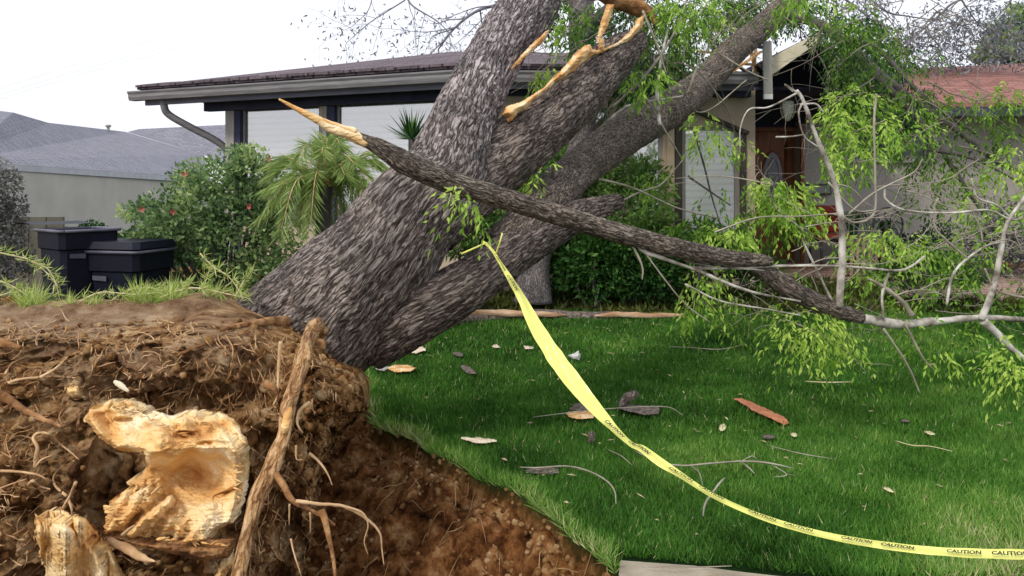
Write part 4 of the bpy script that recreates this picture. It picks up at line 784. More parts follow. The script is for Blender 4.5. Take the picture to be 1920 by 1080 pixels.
for k, (x, y, rx, rz, Y) in enumerate([(1180, 60, 60, 50, 9.4), (1250, 120, 60, 40, 9.6), (1120, 90, 40, 40, 9.0), (1220, 180, 40, 26, 9.3), (1290, 60, 60, 40, 10.2), (1350, 20, 60, 30, 10.9), (1160, 160, 40, 40, 9.0), (1600, 110, 40, 60, 9.6), (1620, 180, 40, 50, 9.6), (1660, 120, 40, 50, 9.8), (1700, 210, 40, 40, 10), (1590, 60, 50, 30, 9.8), (1210, 20, 60, 30, 9.6), (1030, 30, 30, 40, 9.2), (1640, 230, 50, 50, 9.8), (1390, 50, 50, 26, 11.3), (1440, 40, 50, 26, 11.6), (1495, 30, 50, 26, 11.6), (1400, 15, 60, 30, 11.6)]):
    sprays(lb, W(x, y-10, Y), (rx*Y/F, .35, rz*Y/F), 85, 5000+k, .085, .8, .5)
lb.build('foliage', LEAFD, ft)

# ------------------------------------------------------------------ root plate with soil
rp_y = [540, 560, 575, 590, 605, 640, 662, 680, 700, 730, 760, 800, 850, 950, 1080, 1500]
rp_x = [380, 455, 490, 540, 592, 612, 630, 668, 690, 692, 676, 634, 602, 578, 560, 545]
def topy(px): return np.interp(px, [-600, 0, 150, 300, 380, 440, 475, 500, 540, 575, 600, 625, 640, 670, 700], [586, 578, 574, 568, 556, 560, 564, 582, 592, 598, 612, 655, 664, 682, 715])
NU, NV = 420, 330
u = np.linspace(0, 1, NU); vv = np.linspace(0, 1, NV)
U, V = np.meshgrid(u, vv)
PXg = -500+U*1.0*(694+500)
# rows: from the silhouette down to below the frame
TY = topy(PXg); PY = TY+(V**1.15)*(1420-TY)
rx_ = np.interp(PY, rp_y, rp_x)
over = PXg-rx_
t1 = PY-TY
depth = 4.15-.75*ss(0, 95, t1)-.35*ss(60, 330, t1)-.15*ss(300, 560, t1)
depth += .10*ss(500, -200, PXg)*0
depth -= .22*ss(520, 640, PXg)*ss(30, 0, np.abs(PY-700)-60)*.6
depth += .45*ss(-110, 0, over)**2+4.5*ss(0, 70, over)
def ell(cx, cy, rx, ry): return np.clip(1-((PXg-cx)/rx)**2-((PY-cy)/ry)**2, 0, 1)
depth += .26*np.sqrt(ell(320, 890, 160, 165))+.34*np.sqrt(ell(500, 980, 75, 190))+.22*np.sqrt(ell(60, 665, 110, 26))+.12*np.sqrt(ell(330, 745, 200, 40))
depth += .25*np.sqrt(ell(300, 1130, 330, 110))+.12*np.sqrt(ell(45, 755, 22, 12))+.10*np.sqrt(ell(560, 790, 30, 60))
depth -= .13*np.sqrt(ell(200, 880, 70, 70))
depth -= .16*np.sqrt(ell(640, 715, 55, 40))
x3 = (PXg-960)*depth/F; z3 = H-(PY-HOR)*depth/F
P = np.stack([x3, depth, z3], -1).reshape(-1, 3)
f1 = fbm(P*4.5, 4)-.5; f2 = fbm(P*14, 4)-.5; cl = ridged(P*np.array([9, 9, 9.]), 4)-.6; fib = ridged(np.column_stack([(P[:, 0]*.9+P[:, 2]*.45)*26, P[:, 1]*16, (P[:, 2]*.9-P[:, 0]*.4)*5]), 3)-.6
smooth_top = ss(6, 60, t1).ravel()*(1-.55*ss(62, 20, t1).ravel())
disp = (f1*.22+f2*.17+cl*.11+fib*.11)*(.30+.70*smooth_top)
f5 = ridged(P*27, 3)-.6; lr = ss(500, 600, PXg).ravel(); disp = disp+smooth_top*(f5*.035+lr*((ridged(P*12+3, 3)-.6)*.16+(ridged(P*34+3, 3)-.6)*.05)); P[:, 1] -= disp; P[:, 2] += f2*.04*smooth_top+(f2*.035+f1*.03)*(1-smooth_top); P[:, 0] += (fbm(P*12+50, 3)-.5)*.05*smooth_top
grid = P.reshape(NV, NU, 3)
ext = [grid]
back = []
for k, (dy, dz) in enumerate(((.15, .01), (.35, -.02), (.6, -.12), (.8, -.35), (.85, -1.1))):
    row = grid[0].copy(); row[:, 1] += dy; row[:, 2] += dz; back.append(row)
grid = np.concatenate([np.array(back[::-1]), grid], 0)
nv, nu = grid.shape[:2]; i = np.arange(nv-1)[:, None]*nu; j = np.arange(nu-1)[None, :]
ff = np.stack([i+j, i+nu+j, i+nu+j+1, i+j+1], -1).reshape(-1, 4)
dry = ((1-ss(25, 80, t1+.12*np.maximum(PXg-150, 0)+(fbm(np.stack([x3*5, z3*5, depth*5], -1).reshape(-1, 3), 3).reshape(t1.shape)-.5)*60))*ss(560, 380, PXg)).ravel()*.9; dry = np.maximum(dry, (.55*ss(790, 660, PY)*ss(560, 420, PXg)+.25*ss(300, 100, PXg)).ravel()*ss(.38, .6, fbm(np.stack([x3*4, z3*4, depth*4], -1).reshape(-1, 3)+9, 3)))  # dry top strip, plus light painted as tan on the upper-left slope
kf = np.concatenate([np.tile(PXg[:1] > 585, (5, 1))*1., (over > 14)*1.], 0)[:-1, :-1].ravel() < .5; ff = ff[kf]
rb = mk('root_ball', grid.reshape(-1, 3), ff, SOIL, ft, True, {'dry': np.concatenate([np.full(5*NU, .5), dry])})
GRD = grid[5:]
def ballpt(px, py, off=.0):                     # point of the root ball's surface under a direction of view
    c = np.clip(int(round((px+500)/1194*(NU-1))), 0, NU-1); ty = topy(px); v_ = max(0, (py-ty)/(1420-ty))**(1/1.15); r_ = np.clip(int(round(v_*(NV-1))), 0, NV-1)
    q = GRD[r_, c].copy(); return W(px, py, q[1]-off)
e_ = lambda X_, Y2, cx, cy, rx, ry: np.clip(1-((X_-cx)/rx)**2-((Y2-cy)/ry)**2, 0, 1)
def relief(name, poly, depthf, m, parent, th=.08, step=2.2, jag=3, seed=0, amp=.02, gr=(1.2, 3)):
    poly = np.array(poly, float); x0, y0 = poly.min(0); x1, y1 = poly.max(0)
    xs_ = np.arange(x0-step, x1+step*2, step); ys_ = np.arange(y0-step, y1+step*2, step); X_, Y2 = np.meshgrid(xs_, ys_)
    q = np.column_stack([X_.ravel()*.05, Y2.ravel()*.05, np.full(X_.size, seed)]); jx = ((fbm(q*2.2, 3)-.5)*2*jag).reshape(X_.shape); jy = ((fbm(q*2.2+40, 3)-.5)*2*jag).reshape(X_.shape)
    ins = inpoly(X_[:-1, :-1]+step/2+jx[:-1, :-1], Y2[:-1, :-1]+step/2+jy[:-1, :-1], poly)
    D = depthf(X_, Y2)+(ridged(q*np.array([gr[0], gr[1], 1]), 3)-.6).reshape(X_.shape)*amp
    edge = distpoly(X_, Y2, poly); D = D+min(.06, th*.8)*ss(11, 0, edge)**1.5
    Fp = np.stack([(X_-960)*D/F, D, H-(Y2-HOR)*D/F], -1); Bp = Fp*1.0; Bp[..., 1] += th; n_ = X_.size; w__ = X_.shape[1]
    ids = np.arange(n_).reshape(X_.shape); fs = []
    I, J = np.nonzero(ins)
    for a, b_ in zip(I, J):
        A_, B_, C_, D_ = ids[a, b_], ids[a, b_+1], ids[a+1, b_+1], ids[a+1, b_]; fs.append((A_, D_, C_, B_)); fs.append((A_+n_, B_+n_, C_+n_, D_+n_))
        if a == 0 or not ins[a-1, b_]: fs.append((A_, B_, B_+n_, A_+n_))
        if a+1 >= ins.shape[0] or not ins[a+1, b_]: fs.append((C_, D_, D_+n_, C_+n_))
        if b_ == 0 or not ins[a, b_-1]: fs.append((D_, A_, A_+n_, D_+n_))
        if b_+1 >= ins.shape[1] or not ins[a, b_+1]: fs.append((B_, C_, C_+n_, B_+n_))
    fs = np.array(fs); used, inv = np.unique(fs, return_inverse=True); V_ = np.concatenate([Fp.reshape(-1, 3), Bp.reshape(-1, 3)])[used]
    return mk(name, V_, inv.reshape(fs.shape), m, parent, True)
e_ = lambda X_, Y2, cx, cy, rx, ry: np.clip(1-((X_-cx)/rx)**2-((Y2-cy)/ry)**2, 0, 1)
relief('broken_root', [(155, 785), (168, 768), (205, 757), (245, 764), (275, 782), (300, 792), (345, 780), (395, 783), (425, 800), (437, 822), (450, 848), (454, 880), (448, 940), (436, 982), (405, 996), (360, 1004), (335, 1000), (300, 975), (275, 945), (236, 903), (262, 893), (276, 872), (268, 848), (220, 845), (190, 825)],
       lambda x, y: 2.70+.16*ss(848, 770, y)+.17*ss(840, 876, y+9*np.sin(x*.033+1)+5*np.sin(x*.11))-.20*ss(880, 1000, y)+.05*ss(300, 160, x)+.03*np.sin(x*.045+y*.02)+.03*np.sin(x*.11-y*.05)*ss(850, 800, y)-.08*ss(415, 450, x)+.05*e_(x, y, 232, 787, 20, 6)+.06*e_(x, y, 345, 815, 26, 8)+.05*e_(x, y, 400, 832, 34, 7)+.07*ss(7, 0, np.abs(y-935+(x-400)*.45))*ss(395, 410, x)+.05*e_(x, y, 300, 800, 40, 12)+.09*e_(x, y, 365, 900, 60, 50), WOOD, rb, .09, seed=1, amp=.022, step=1.3, jag=5)
relief('broken_root', [(205, 940), (235, 925), (285, 928), (320, 960), (345, 990), (400, 1008), (375, 1022), (300, 1020), (240, 1010), (195, 1000)], lambda x, y: 2.60+.05*np.sin(x*.075+y*.06+2*np.sin(x*.03+y*.05))+.02*np.sin(x*.23+y*.11)+.10*ss(985, 930, y), WOOD, rb, .08, seed=5, amp=.05, step=1.4, jag=6)
relief('broken_root', [(190, 1000), (260, 1018), (330, 1020), (430, 1022), (428, 1045), (380, 1052), (320, 1038), (240, 1018)], lambda x, y: 2.56+.0*x, ROOT, rb, .05, seed=7, amp=.03)
relief('broken_root', [(66, 972), (92, 968), (110, 980), (140, 990), (165, 1012), (188, 1050), (210, 1090), (230, 1130), (90, 1130), (82, 1060), (66, 1010)], lambda x, y: 2.48+.05*np.sin(x*.09)+.04*np.sin(y*.03), WOOD, rb, .07, seed=9, amp=.05, step=1.5, jag=6, gr=(2.6, .5))
relief('broken_root', [(120, 722), (150, 720), (156, 745), (136, 752), (122, 742)], lambda x, y: ballpt(138, 735)[1]-.05+0*x, WOOD, rb, .08, seed=11, jag=2)
relief('broken_root', [(415, 1055), (430, 1040), (432, 1060), (412, 1092), (400, 1090)], lambda x, y: 2.62+0*x, WOOD, rb, .04, seed=13, jag=2)
strip('broken_root', [(205, 1012, 2.6), (240, 1030, 2.56), (268, 1046, 2.54), (291, 1053, 2.52)], [7, 8, 6, 1.5], ROOTP, rb, 4)
strip('broken_root', [(215, 716, 3.0), (228, 724, 2.98), (241, 733, 2.97)], [3.5, 5, 3], CREAM, rb, 6)
# torn strips of wood along the second limb
tdep = lambda x: np.interp(x, [940, 1000, 1060, 1120, 1210], [4.94, 5.06, 5.34, 5.72, 6.25])
relief('torn_wood', [(941, 214), (950, 200), (975, 191), (995, 181), (1020, 163), (1042, 141), (1060, 124), (1075, 104), (1093, 87), (1107, 83), (1112, 92), (1124, 94), (1125, 72), (1131, 73), (1134, 92), (1160, 79), (1183, 59), (1197, 34), (1209, 28), (1206, 50), (1182, 74), (1155, 87), (1130, 97), (1112, 103), (1095, 115), (1075, 131), (1057, 146), (1040, 154), (1022, 171), (1002, 186), (986, 204), (972, 210), (960, 226), (951, 231), (952, 219)], lambda x, y: tdep(x)+0*y, WOODO, ft, .07, 1.5, 2.5, 31, .03)
relief('torn_wood', [(1119, 75), (1124, 55), (1131, 30), (1139, 8), (1152, 8), (1146, 30), (1138, 52), (1130, 66), (1124, 82)], lambda x, y: 6.05+0*x, WOODO, ft, .04, 1.5, 2, 33, .02)
relief('torn_wood', [(1030, 54), (1026, 66), (1012, 84), (1000, 94), (985, 108), (962, 128), (958, 128), (978, 103), (1000, 80), (1015, 66)], lambda x, y: np.interp(x, [955, 1035], [5.12, 5.42])+0*y, WOODO, ft, .04, 1.5, 2.5, 35, .02)
strip('torn_limb', [(1110, -22, 6.7), (1150, -2, 6.7), (1190, 12, 6.7), (1215, 25, 6.7), (1232, 46, 6.7)], [12, 17, 17, 12, 4], ROOT, ft, 4)
m = MB(); rs = np.random.default_rng(61)
edges = [((205, 757), (290, 786)), ((345, 780), (437, 815)), ((450, 850), (436, 980)), ((200, 1000), (205, 940)), ((66, 972), (165, 1012)), ((300, 1010), (420, 1022)), ((280, 785), (400, 840))]
for (p0, p1) in edges:
    for k in range(16):
        t_ = rs.random(); x_, y_ = p0[0]+(p1[0]-p0[0])*t_, p0[1]+(p1[1]-p0[1])*t_; Yb = {66: 2.5, 200: 2.6, 300: 2.58}.get(p0[0], 2.78); a = rs.normal(0, .5)+(-1.4 if p0[0] == 66 else .1); L_ = rs.uniform(8, 24)
        m.tube([W(x_-math.cos(a)*L_*.4, y_-math.sin(a)*L_*.4, Yb), W(x_, y_, Yb-.01), W(x_+math.cos(a)*L_*.6, y_+math.sin(a)*L_*.6, Yb-.02)], np.array([.0035, .005, .0008])*rs.uniform(.6, 1.3), 5, 2)
tag(m.build('wood_fibres', WOOD, rb, True), kind='stuff')
# roots
def root(l, w0, m=ROOT, res=8, nz=.38, sides=12, wl=None, name='root'):
    P = []
    for q in l:
        P.append(W(*q) if len(q) == 3 and q[2] > 1.5 else ballpt(q[0], q[1], q[2] if len(q) == 3 else .03))
    thin = m is ROOTP; ws = wl or list(np.linspace(w0*(.72 if thin else .9), w0*(.2 if thin else .3), len(l))); P = np.array(P)
    v, f, bc_ = tube(P, [a*p[1]/F for a, p in zip(ws, P)], sides, res, nz, int(l[0][0])); return mk(name, v, f, m, rb, True, {'bc': bc_})
root([(603, 622, 3.5), (592, 612, 3.36), (578, 640, 3.2), (563, 688, 3.05), (549, 735, 2.92), (537, 782, 2.84), (531, 822, 2.78), (512, 868, 2.72), (488, 920, 2.67), (470, 980, 2.62), (455, 1040, 2.58), (440, 1110, 2.54)], 0, barkmat('root_skin', (.16, .065, .022), (.46, .26, .11), (.74, .52, .29), (50, 50, 14)), 14, .5, 26, [12, 14, 14, 14, 13, 14, 12, 15, 15, 13, 12, 13])
strip('scraped_patch', [(545, 766, 2.84), (540, 780, 2.80), (535, 800, 2.775), (531, 812, 2.77)], [3, 8, 8, 3], WOOD, rb, 21)
root([(415, 618, .03), (450, 610, .04), (490, 604, .05), (530, 602, .06), (570, 606, .08), (597, 618, .1), (600, 650, .06)], 0, ROOT, 8, .3, 14, [4, 5, 7, 10, 14, 17, 10])
root([(330, 668, .02), (370, 650, .02), (420, 635, .02), (470, 622, .02)], 4)
root([(8, 722, .03), (35, 712, .03), (70, 708, .03), (110, 706, .03), (142, 709, .02)], 5, ROOTP)
root([(-10, 735, .04), (20, 752, .04), (50, 772, .05), (85, 788, .05), (115, 800, .03)], 10, ROOT)
root([(75, 708, .03), (105, 690, .02), (130, 668, .02), (160, 655, .0)], 4, ROOTP); root([(10, 700, .03), (25, 680, .04), (60, 665, .03)], 3, ROOTP)
root([(-20, 642, .1), (10, 645, .12), (40, 652, .12)], 14, ROOT)
root([(66, 862, .1), (70, 840, .12), (62, 822, .14), (72, 812, .14), (92, 814, .12), (110, 830, .08), (135, 850, .06), (148, 862, .02)], 5, ROOTP)
root([(66, 862, .1), (66, 875, .1), (78, 862, .12), (97, 854, .12)], 5, ROOTP)
root([(-10, 883, .06), (30, 884, .08), (70, 890, .09), (90, 900, .09), (112, 906, .05)], 4, ROOTP); root([(55, 908, .08), (62, 902, .1), (75, 912, .1), (94, 917, .08)], 5, ROOTP)
root([(142, 905, .1), (132, 928, .12), (118, 952, .12), (110, 975, .12), (105, 990, .1)], 4, ROOTP); root([(125, 930, .1), (105, 912, .1), (100, 895, .08), (110, 880, .05)], 4, ROOTP); root([(128, 935, .12), (135, 960, .12), (128, 985, .1)], 4, ROOTP)
root([(-10, 920, .06), (20, 908, .08), (50, 898, .08)], 3, ROOTP); root([(230, 1003, 2.5), (242, 992, 2.48), (252, 985, 2.47)], 5, ROOTP)
root([(526, 640, 3.05), (522, 690, 3.02), (520, 740, 2.98), (512, 760, 2.95)], 5, ROOTP); root([(500, 720, 2.98), (515, 730, 2.95), (522, 745, 2.95)], 9, ROOT)
root([(518, 888, 2.68), (535, 918, 2.64), (552, 942, 2.62), (580, 955, 2.62), (615, 975, 2.62), (628, 985, 2.62)], 8, ROOT); root([(555, 940, 2.6), (600, 945, 2.6), (645, 950, 2.62), (690, 975, 2.65), (712, 1000, 2.66), (716, 1030, 2.66), (720, 1060, 2.66)], 5, ROOTP)
root([(650, 950, 2.62), (680, 962, 2.63), (690, 985, 2.63), (683, 1015, 2.63), (690, 1040, 2.63)], 3, ROOTP); root([(603, 955, 2.6), (615, 1000, 2.58), (625, 1050, 2.56), (630, 1100, 2.55)], 7, ROOT)
root([(580, 755, 3.0), (562, 770, 2.95), (558, 795, 2.93), (568, 812, 2.92)], 5, ROOTP); root([(580, 850, 2.9), (600, 868, 2.88), (615, 890, 2.87), (623, 910, 2.87)], 4, ROOTP); root([(555, 835, 2.95), (556, 860, 2.93), (566, 862, 2.93)], 3, ROOTP)
root([(545, 1010, 2.6), (552, 1040, 2.58), (565, 1080, 2.56)], 3, ROOTP); root([(582, 960, 2.62), (582, 1000, 2.62)], 3, ROOTP); root([(543, 945, 2.66), (542, 985, 2.66)], 3, ROOTP)
# fibrous roots, too many to count
m = MB(); rh = np.random.default_rng(15)
for k in range(1250):
    x = rh.uniform(-60, 670); y = rh.uniform(600, 1070)
    if 150 < x < 455 and 770 < y < 1050: continue
    if y < topy(x)+25 or x > np.interp(y, rp_y, rp_x)-6: continue
    L = rh.uniform(14, 85); n_ = 6; a = rh.normal(1.35, .45) if x > 380 else rh.normal(2.6, .7); pts = []; q = np.array([x, y]); of = rh.uniform(.0, .03)
    for s in range(n_):
        pts.append(ballpt(q[0], q[1], of+.02*math.sin(s))); a += rh.normal()*.35; q = q+np.array([math.cos(a), math.sin(a)])*L/n_
    m.tube(pts, np.linspace(.0032, .0008, n_)*rh.uniform(.45, 1.25), 4, 2)
tag(m.build('root_hairs', ROOTH, rb, True), kind='stuff')
# clods of earth on the ball's face
m = MB(); ico = None
def clod(c, r_, seed):
    n_a, n_b = 12, 8; v = []; 
    for i_ in range(n_b+1):
        for j_ in range(n_a):
            ph = math.pi*i_/n_b; th_ = 2*math.pi*j_/n_a; v.append((math.sin(ph)*math.cos(th_), math.sin(ph)*math.sin(th_), math.cos(ph)))
    v = np.array(v); v = v*(1+.7*(fbm(v*1.6+seed*3.1, 3)-.5))[:, None]*r_+c
    return v, [(i_*n_a+j_, (i_+1)*n_a+j_, (i_+1)*n_a+(j_+1) % n_a, i_*n_a+(j_+1) % n_a) for i_ in range(n_b) for j_ in range(n_a)]
for k in range(1300):
    x = rh.uniform(-40, 690) if k % 2 else rh.uniform(540, 692); y = rh.uniform(600, 1070)
    if 165 < x < 445 and 775 < y < 1040: continue
    if y < topy(x)+20 or x > np.interp(y, rp_y, rp_x)-4: continue
    m.add(*clod(ballpt(x, y, 0), rh.uniform(.004, .020)*(1.7 if rh.random() < .12 else 1), k))
tag(m.build('soil_clods', SOIL, rb, True), kind='stuff')
m = MB()
for k in range(2600):                            # loose clods on the crater's slope
    x = rh.uniform(-1.2, .5); y = rh.uniform(2.6, 5.2)
    d_ = crd([x], [y])[0]
    if d_ < .0 or (d_ > .2 and k % 3): continue
    i_ = np.argmin(np.abs(xs-x)); j_ = np.argmin(np.abs(ys-y)); m.add(*clod(np.array([x, y, zz[j_*nx+i_]]), rh.uniform(.004, .016)*(1.7 if k % 17 == 0 else 1), k))
tag(m.build('loose_soil', SOIL, None, True), 'crumbs of brown soil scattered over the crater slope', kind='stuff')

m = MB()
for k in range(330):                            # torn feeder roots in the crater wall
    x = rh.uniform(-1.15, .5); y = rh.uniform(2.9, 5.3); d_ = crd([x], [y])[0]
    if d_ < .01 or (d_ > .12 and k % 3 == 0): continue
    P_ = []; a = rh.uniform(0, 6.28)
    for q in range(5):
        i_ = np.argmin(np.abs(xs-x)); j_ = np.argmin(np.abs(ys-y)); P_.append((x, y, zz[j_*nx+i_]+.006+.012*rh.random())); a += rh.normal()*.5; L_ = rh.uniform(.015, .05); x += math.cos(a)*L_; y += math.sin(a)*L_
    m.tube(P_, np.linspace(.003, .0008, 5)*rh.uniform(.5, 1.2), 4, 2)
tag(m.build('torn_rootlets', ROOTH, None, True), 'fine torn rootlets sticking out of the brown crater wall', kind='stuff')
# ------------------------------------------------------------------ weeds along the top of the root ball
lb = LB(); r = np.random.default_rng(44); n = 5200
x = r.uniform(-60, 545, n); base = np.array([ballpt(q, topy(q)+r.uniform(-1, 5), -.03-r.random()*.25) for q in x]); D = r.normal(size=(n, 3))*[.6, .5, .3]; D[:, 2] += .8
hgt = .018+.11*ss(.45, .72, fbm(np.column_stack([x*.03, 0*x, 0*x+3]), 3))
lb.add(*leafquads(base, D, hgt*r.uniform(.6, 1.5, n), .005, 9, .35+.6*r.random(n), .05))
runners = [[(-20, 470), (20, 478), (60, 490), (100, 525), (112, 560), (120, 590)], [(60, 490), (90, 505), (110, 540)], [(150, 565), (190, 548), (250, 552), (300, 548)], [(300, 558), (360, 540), (430, 552), (470, 560)], [(375, 475), (400, 500), (430, 520), (455, 555)], [(-20, 520), (20, 535), (60, 560), (90, 580)], [(440, 560), (455, 530), (475, 505)], [(380, 560), (385, 530), (395, 500)], [(310, 560), (330, 545), (360, 530)], [(-20, 560), (40, 545), (85, 555)], [(200, 570), (240, 545), (280, 540), (330, 552)]]
for k, l in enumerate(runners):
    Yk = 4.0+r.uniform(-.1, .35); P = catmull([W(a, b_, Yk) for a, b_ in l], 8); MB().tube(P, np.linspace(.0045, .002, len(P)), 5, 1).build('weed_runner', STRAW, rb, True)
    T = np.gradient(P, axis=0); nodes = np.arange(2, len(P), 4); P2 = np.repeat(P[nodes], 13, 0); T2 = np.repeat((T/np.linalg.norm(T, axis=1)[:, None])[nodes], 13, 0); D = T2*.5+r.normal(size=P2.shape)*.55; D[:, 2] += .35
    lb.add(*leafquads(P2+r.normal(size=P2.shape)*.008, D, r.uniform(.03, .085, len(P2)), .006, 60+k, .45+.55*r.random(len(P2)), .05))
tag(lb.build('weeds', GRASSY, rb), kind='stuff')

# ------------------------------------------------------------------ broken branch lying across the trunk
bb = thing('broken_branch', 'long snapped branch with a pale splintered tip lying across the trunk', 'branch', W(1100, 430, 4.3))
def bY(x): return np.interp(x, [520, 700, 850, 1000, 1440, 1920], [3.9, 3.95, 4.08, 4.15, 4.6, 5.0])
l = [(672, 256), (700, 270), (735, 290), (770, 310), (850, 343), (950, 374), (1050, 404), (1150, 434), (1250, 461), (1350, 482), (1420, 488), (1446, 490)]; ws = [9, 14, 19, 22, 21, 20, 19, 18, 19, 17, 13, 8]
barky('stem', P3([(a, b_, bY(a)) for a, b_ in l]), [w_*bY(q[0])/F for w_, q in zip(ws, l)], BARKB, bb, 80, 26, .008, 1.2, 21)
strip('splintered_tip', [(523, 186, 3.9), (545, 198, 3.9), (580, 217, 3.9), (615, 235, 3.92), (650, 250, 3.93), (690, 268, 3.95)], [2, 4, 6, 9, 10, 12], WOOD, bb, 8)
strip('splintered_tip', [(600, 222, 3.9), (640, 238, 3.92), (668, 250, 3.93)], [2, 5, 8], WOODO, bb, 9)
l = [(1395, 486), (1430, 507), (1470, 535), (1520, 562), (1570, 582), (1615, 596), (1690, 606), (1770, 604), (1840, 599), (1925, 597)]; ws = [10, 17, 19, 18, 16, 12, 11, 10, 9, 7]
o_ = MB(); barky('stem', P3([(a, b_, bY(a)+.05) for a, b_ in l[:6]]), [w_*bY(q[0])/F for w_, q in zip(ws, l)][:6], BARKB, bb, 48, 16, .005, 1.5, 25)
sb_ = lambda l_, w0, w1, m_=BARKW, dy=0: branch([(a+rj.normal()*1.5, b_+rj.normal()*2.5, bY(a)+dy) for a, b_ in l_], w0*(.80 if w0 > 6 else .62), w1*.62, m_, bb, 'side_branch', 10)
rj = np.random.default_rng(12)
sb_(l[5:], 12, 7, BARKW, .05)
sb_([(1843, 600), (1875, 628), (1905, 655), (1960, 700)], 10, 7); sb_([(1840, 598), (1862, 540), (1875, 480), (1890, 420), (1925, 368)], 8, 5)
sb_([(1572, 580), (1576, 520), (1580, 450), (1575, 395), (1560, 330), (1530, 250), (1505, 190), (1492, 170)], 9, 5)
sb_([(1500, 195), (1530, 200), (1545, 210)], 4, 2); sb_([(1494, 172), (1470, 160), (1485, 168)], 3, 2); sb_([(1492, 172), (1440, 195), (1405, 205), (1388, 240), (1390, 280)], 3, 1.5)
sb_([(1502, 195), (1500, 220), (1508, 255), (1535, 275)], 3, 2); sb_([(1575, 400), (1600, 420), (1640, 400), (1640, 330), (1638, 230), (1642, 180)], 3, 3.5, BARKT)
sb_([(1300, 500), (1350, 507), (1450, 500), (1560, 498), (1620, 506), (1690, 506), (1735, 482)], 4, 3.5); sb_([(1190, 445), (1205, 470), (1230, 480), (1300, 502), (1400, 545), (1500, 560)], 7, 3); sb_([(1250, 462), (1290, 485), (1340, 498)], 5, 3); sb_([(1205, 440), (1230, 458), (1255, 468)], 4, 2.5); sb_([(1185, 460), (1200, 500), (1205, 525)], 4, 2, BARKT)
sb_([(1658, 600), (1652, 550), (1668, 515)], 4, 4); sb_([(1710, 590), (1690, 565), (1660, 540), (1632, 522)], 7, 5, BARKB if False else BARKT); sb_([(1700, 610), (1730, 670), (1750, 690)], 4, 2.5, BARKT); sb_([(1655, 615), (1700, 680), (1724, 740)], 3.5, 2.5, BARKT)
sb_([(1560, 560), (1530, 500), (1505, 452)], 4, 3); sb_([(1660, 355), (1662, 375), (1700, 395), (1780, 397), (1850, 392), (1895, 410), (1925, 405)], 3.5, 3); sb_([(1822, 340), (1835, 365), (1870, 390), (1898, 408)], 3, 3)
sb_([(1775, 570), (1790, 510), (1840, 463), (1880, 450)], 4, 3); sb_([(1812, 485), (1780, 455), (1755, 425), (1752, 390), (1762, 375)], 3, 3, BARKT); sb_([(1840, 460), (1838, 430), (1825, 400), (1815, 370)], 2.5, 2, BARKT); sb_([(1930, 560), (1870, 545), (1845, 500)], 3.5, 3, BARKT)
sb_([(1590, 403), (1640, 360), (1710, 320), (1730, 298)], 3, 2, BARKT); sb_([(1300, 505), (1400, 500), (1440, 510)], 3, 2); sb_([(1550, 345), (1600, 390), (1640, 395)], 3, 2, BARKT); sb_([(1455, 258), (1480, 262), (1508, 252)], 3, 2)
sb_([(1340, 440), (1420, 410), (1500, 402), (1580, 404)], 2.5, 2, BARKT); sb_([(1285, 535), (1350, 560), (1440, 575), (1500, 590)], 3, 2); sb_([(1200, 460), (1280, 560), (1330, 600)], 2.5, 1.5, BARKT)
m = MB(); rt = np.random.default_rng(5)
for k in range(62):
    x = rt.uniform(1450, 1930); y = rt.uniform(330, 600); s_ = rt.choice([-1, 1]); twigs(m, W(x, y, bY(x)+rt.uniform(-.1, .9)), (s_, rt.normal()*.2, rt.normal()*.5), rt.uniform(.25, .6), rt.uniform(.0025, .005), 3000+k, 1, .2, 4)
tag(m.build('twigs', BARKT, bb, True), kind='stuff')
CL2 = [(1530, 620, 50, 34, 4.7, 34, 1.0), (1500, 590, 36, 18, 4.7, 16, 1.0), (1570, 645, 36, 28, 4.8, 20, .9), (1480, 640, 18, 30, 4.7, 12, .95), (1385, 610, 50, 26, 6.0, 26, .5), (1300, 570, 20, 40, 5.6, 18, .8), (1310, 520, 26, 26, 4.6, 16, .95), (1350, 550, 40, 24, 5.6, 20, .5), (1700, 460, 40, 26, 5.2, 30, .9), (1660, 440, 28, 20, 5.2, 14, .95), (1620, 470, 32, 26, 5.1, 22, .9), (1745, 480, 46, 34, 6.2, 30, .6), (1790, 545, 60, 32, 6.0, 40, .55), (1820, 480, 40, 34, 6, 30, .65), (1640, 540, 34, 26, 5.6, 22, .6), (1760, 640, 40, 26, 5.0, 20, .6), (1740, 665, 22, 16, 4.9, 10, .7), (1905, 690, 26, 26, 4.4, 30, 1.0), (1880, 660, 12, 14, 4.4, 8, 1.0), (1700, 580, 30, 14, 5, 10, .7), (1880, 590, 40, 24, 5.6, 18, .5), (1900, 540, 34, 24, 6, 16, .45), (1590, 590, 26, 16, 5.6, 10, .5), (875, 378, 16, 24, 3.85, 14, .95), (995, 345, 14, 18, 5.2, 12, .95), (1010, 335, 10, 8, 5.1, 6, .9), (1465, 510, 30, 20, 5.4, 10, .5), (1850, 620, 40, 20, 5.4, 14, .5), (1910, 400, 20, 30, 5.6, 18, .8)]
lb = LB()
for k, (x, y, rx, rz, Y, n, br) in enumerate(CL2): sprays(lb, W(x, y-8, Y), (rx*Y/F, .2, rz*Y/F), int(n*1.0), 2000+k, .055 if Y < 5.5 else .062, 1.0, br*.95-.03, rl=.15)
lb.build('foliage', LEAF, bb)

